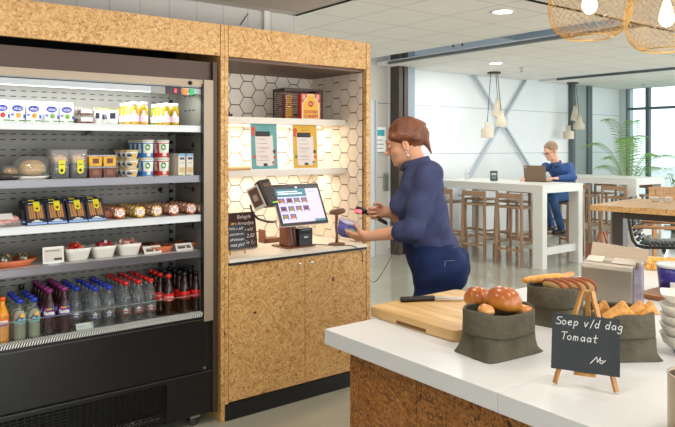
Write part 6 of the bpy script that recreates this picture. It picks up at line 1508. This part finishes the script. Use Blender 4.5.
# hand scanner
p = Vector(wr[-1])+Vector((.085,.028,-.018)); so = thing('hand_scanner', 'black hand scanner with glowing red window in the woman right hand', 'scanner', tuple(w2(p)), FW.rz)
blk = mat('scanner_black', rgb(36,32,34), .35)
g = MB(); g.loft([[(x, y*w_, z+zz*w_) for y, zz in [(.016*math.cos(2*PI*k/16), .013*math.sin(2*PI*k/16)) for k in range(16)]] for x, z, w_ in ((-.085,-.045,.8),(-.05,-.026,1),(0,0,1.05),(.04,.018,1.15))]); g.build('handle', blk, so)
g = MB(); g.M = Matrix.Translation((.065,0,.024)) @ Matrix.Rotation(-.15,4,'Y'); g.loft([[(x,y*w_,z*w_) for y, z in [(.03*math.cos(2*PI*k/20), .019*math.sin(2*PI*k/20)) for k in range(20)]] for x, w_ in ((-.03,.7),(-.01,1),(.02,1.15),(.032,1.1))]); g.build('head', blk, so)
g = MB(); g.M = Matrix.Translation((.065,0,.024)) @ Matrix.Rotation(-.15,4,'Y'); g.box(.0325,.034,-.026,.026,-.013,.013).box(-.008,.028,.0305,.0345,-.009,.007).box(-.008,.028,-.0345,-.0305,-.009,.007); g.build('window', mat('scan_red', rgb(255,60,60), .3, emit=(1,.06,.08), estr=5), so)
# cords
def curve_pts(P, n=10):
    P = [Vector(p) for p in P]; out = []
    for i in range(len(P)-1):
        p0 = P[max(0,i-1)]; p1 = P[i]; p2 = P[i+1]; p3 = P[min(len(P)-1,i+2)]
        for k in range(n):
            t = k/n; out.append(.5*((2*p1)+(-p0+p2)*t+(2*p0-5*p1+4*p2-p3)*t*t+(-p0+3*p1-3*p2+p3)*t**3))
    return out+[P[-1]]
tail = w2(p+Vector((-.085,0,-.045)))
g = MB(); g.tube(curve_pts([tail, atd(392,226,3.98), atd(397,238,3.98), atd(394,250,4.0), atd(385,268,4.08), atd(374,282,4.2), Vector((2.94,3.55,.72))]), .0022, 6)
oc = g.build('cord', mat('cord_taupe', rgb(120,104,92), .5)); oc.parent = so; oc.rotation_euler = (0,0,-FW.rz); oc.location = -(Matrix.Rotation(-FW.rz,4,'Z') @ so.location)
g = MB(); zc = .9445; g.tube(curve_pts([(2.56,3.70,zc), (2.66,3.52,zc), (2.74,3.462,zc), (2.79,3.437,.93), (2.835,3.43,.89), (2.86,3.45,.82)]), .0028, 6)
g.build('cord', BLACK, STAND, True)

# --- the man at the bar table
FM = Fig(560, 9.78, (-.97,.24)); FM.loc = Vector((MAN[0],MAN[1],0)); FM.setf((-.97,.24)); M_ = FM
mn = thing('person', 'man with glasses in a blue shirt and jeans sitting at the white bar table', 'person', tuple(FM.loc), FM.rz)
th_ = math.radians(22); hf = V(math.cos(th_),0,-math.sin(th_)); hu = V(math.sin(th_),0,math.cos(th_)); hc = M_(550.5,150.5)
msh = {1: M_(570,165,.17), -1: M_(545,165,-.17)}; mel = {1: M_(573,181,.25), -1: M_(537,177,-.22)}; mwr = {1: M_(558,179.3,.18), -1: M_(528.5,178.5,-.10)}
for b in (1,-1): mel[b][2] = max(mel[b][2], 1.165); mwr[b][2] = 1.15
mh = V(-.10,0,.91); mk = {1: V(.33,.11,.87), -1: V(.30,-.13,.87)}; ma = {1: V(.17,.12,.43), -1: V(.12,-.15,.45)}
mneck = M_(556,163,0); mch = (mh+mneck)/2
def man_sdf(s, e=0, parts='tal'):
    if 't' in parts:
        s.ell(mh+(mneck-mh)*.78, (.115+e,.170+e,.12), .05); s.ell(mh+(mneck-mh)*.5, (.125+e,.175+e,.15), .06); s.ell(mh+(mneck-mh)*.22, (.13+e,.17+e,.12), .06)
    if 'a' in parts:
        for b in (1,-1): s.cap(msh[b]-V(0,.02*b,.02), mel[b], .054+e, .048+e, .05); s.cap(mel[b], mwr[b]+(mel[b]-mwr[b])*.1, .046+e, .032+e, .02)
    if 'l' in parts:
        s.ell(mh, (.15+e,.185+e,.105), .05)
        for b in (1,-1): s.cap(mh+V(.02,.09*b,-.01), mk[b], .088+e, .063+e, .04); s.cap(mk[b], ma[b], .06+e, .045+e, .03)
s = SDF((-.45,-.5,.3), (.85,.5,1.78), .0065)
man_sdf(s, -.008)
s.cap(mneck-V(0,0,.03), hc-hf*.02-hu*.05, .060, .056, .03)
q, A_, S_ = head_sdf(s, hc, hf, hu, 1.08)
for b in (1,-1): hand_sdf(s, mwr[b], V(.9,-.2*b,.0), V(0,0,-1), V(.1,-b,0), 1.05, (.25,.25,.25,.25), thumb=.1); s.cap(ma[b], ma[b]+V(0,0,-.03), .04, .04, .02)
s.build('body', mat('skin_pale', rgb(226,172,144), .5, var=.05), mn)
face_bits(q, S_, mn, hf, hu, brow=rgb(150,120,90))
s = SDF((-.45,-.5,.75), (.7,.5,1.6), .008)
man_sdf(s, .006, 'ta'); s.ridges(fold(16,12,30,0), .0025); s.ridges(fold(-26,20,14,1), .002)
s.build('shirt', mat('shirt_blue', rgb(52,84,140), .8, var=.2, vscale=7), mn)
g = MB()
for b in (1,-1): g.loft([[tuple(mneck+V(r*math.cos(a)+.008, b*r*math.sin(a), z-.02*math.cos(a))) for a in [PI*k/12 for k in range(1,13)]] for r, z in ((.070,.02),(.096,-.035))], 0, True, False, False)
o = g.build('collar', MATS['shirt_blue'], mn); o.modifiers.new('s', 'SOLIDIFY').thickness = .006
s = SDF((-.45,-.4,.38), (.5,.4,1.06), .008); man_sdf(s, .006, 'l'); s.ridges(fold(30,10,20,0), .002); s.build('jeans', mat('jeans_light', rgb(58,92,140), .85, var=.3, vscale=7), mn)
for b in (1,-1):
    s = SDF(ma[b]-V(.14,.09,.14), ma[b]+V(.24,.09,.06), .007); s.cap(ma[b]+V(-.03,0,-.055), ma[b]+V(.14,.01*b,-.065), .042, .036, .02); s.build('shoe', mat('shoe_dark', rgb(40,36,36), .5), mn)
s = SDF(hc-V(.16,.13,.1), hc+V(.16,.13,.18), .006)
s.ell(q(-.018,0,.034), S_(.100,.081,.088), .02, A_); s.ell(q(.112,0,-.03), S_(.080,.12,.098), .01, A_, True); s.ell(q(.02,0,-.12), S_(.10,.13,.09), .01, A_, True)
s.build('hair', mat('hair_sandy', rgb(150,120,92), .6, var=.2, vscale=20, bump=.4), mn)
g = MB(); gl = mat('glasses_dark', rgb(40,38,40), .3)
for b in (-1,1):
    ctr = q(.104,b*.033,-.010); l_ = np.cross(hu, hf)
    g.tube([tuple(ctr+l_*.026*math.cos(a)+hu*.017*math.sin(a)) for a in [2*PI*k/20 for k in range(20)]], .0022, 5, closed=True)
    g.tube([tuple(q(.102,b*.060,-.006)), tuple(q(-.005,b*.088,-.008))], .002, 5)
g.tube([tuple(q(.106,-.008,-.006)), tuple(q(.106,.008,-.006))], .002, 5); g.build('glasses', gl, mn)

# round packs and bottles are faced towards the aisle, as the staff put them
for o in list(col.objects):
    if o.parent is None and o.get('category') in ('bottle','cup','yoghurt') and 3.4 < o.location.y < 4 and o.location.x < 1.8: o.rotation_euler.z -= math.atan2(o.location.x, o.location.y)*.9
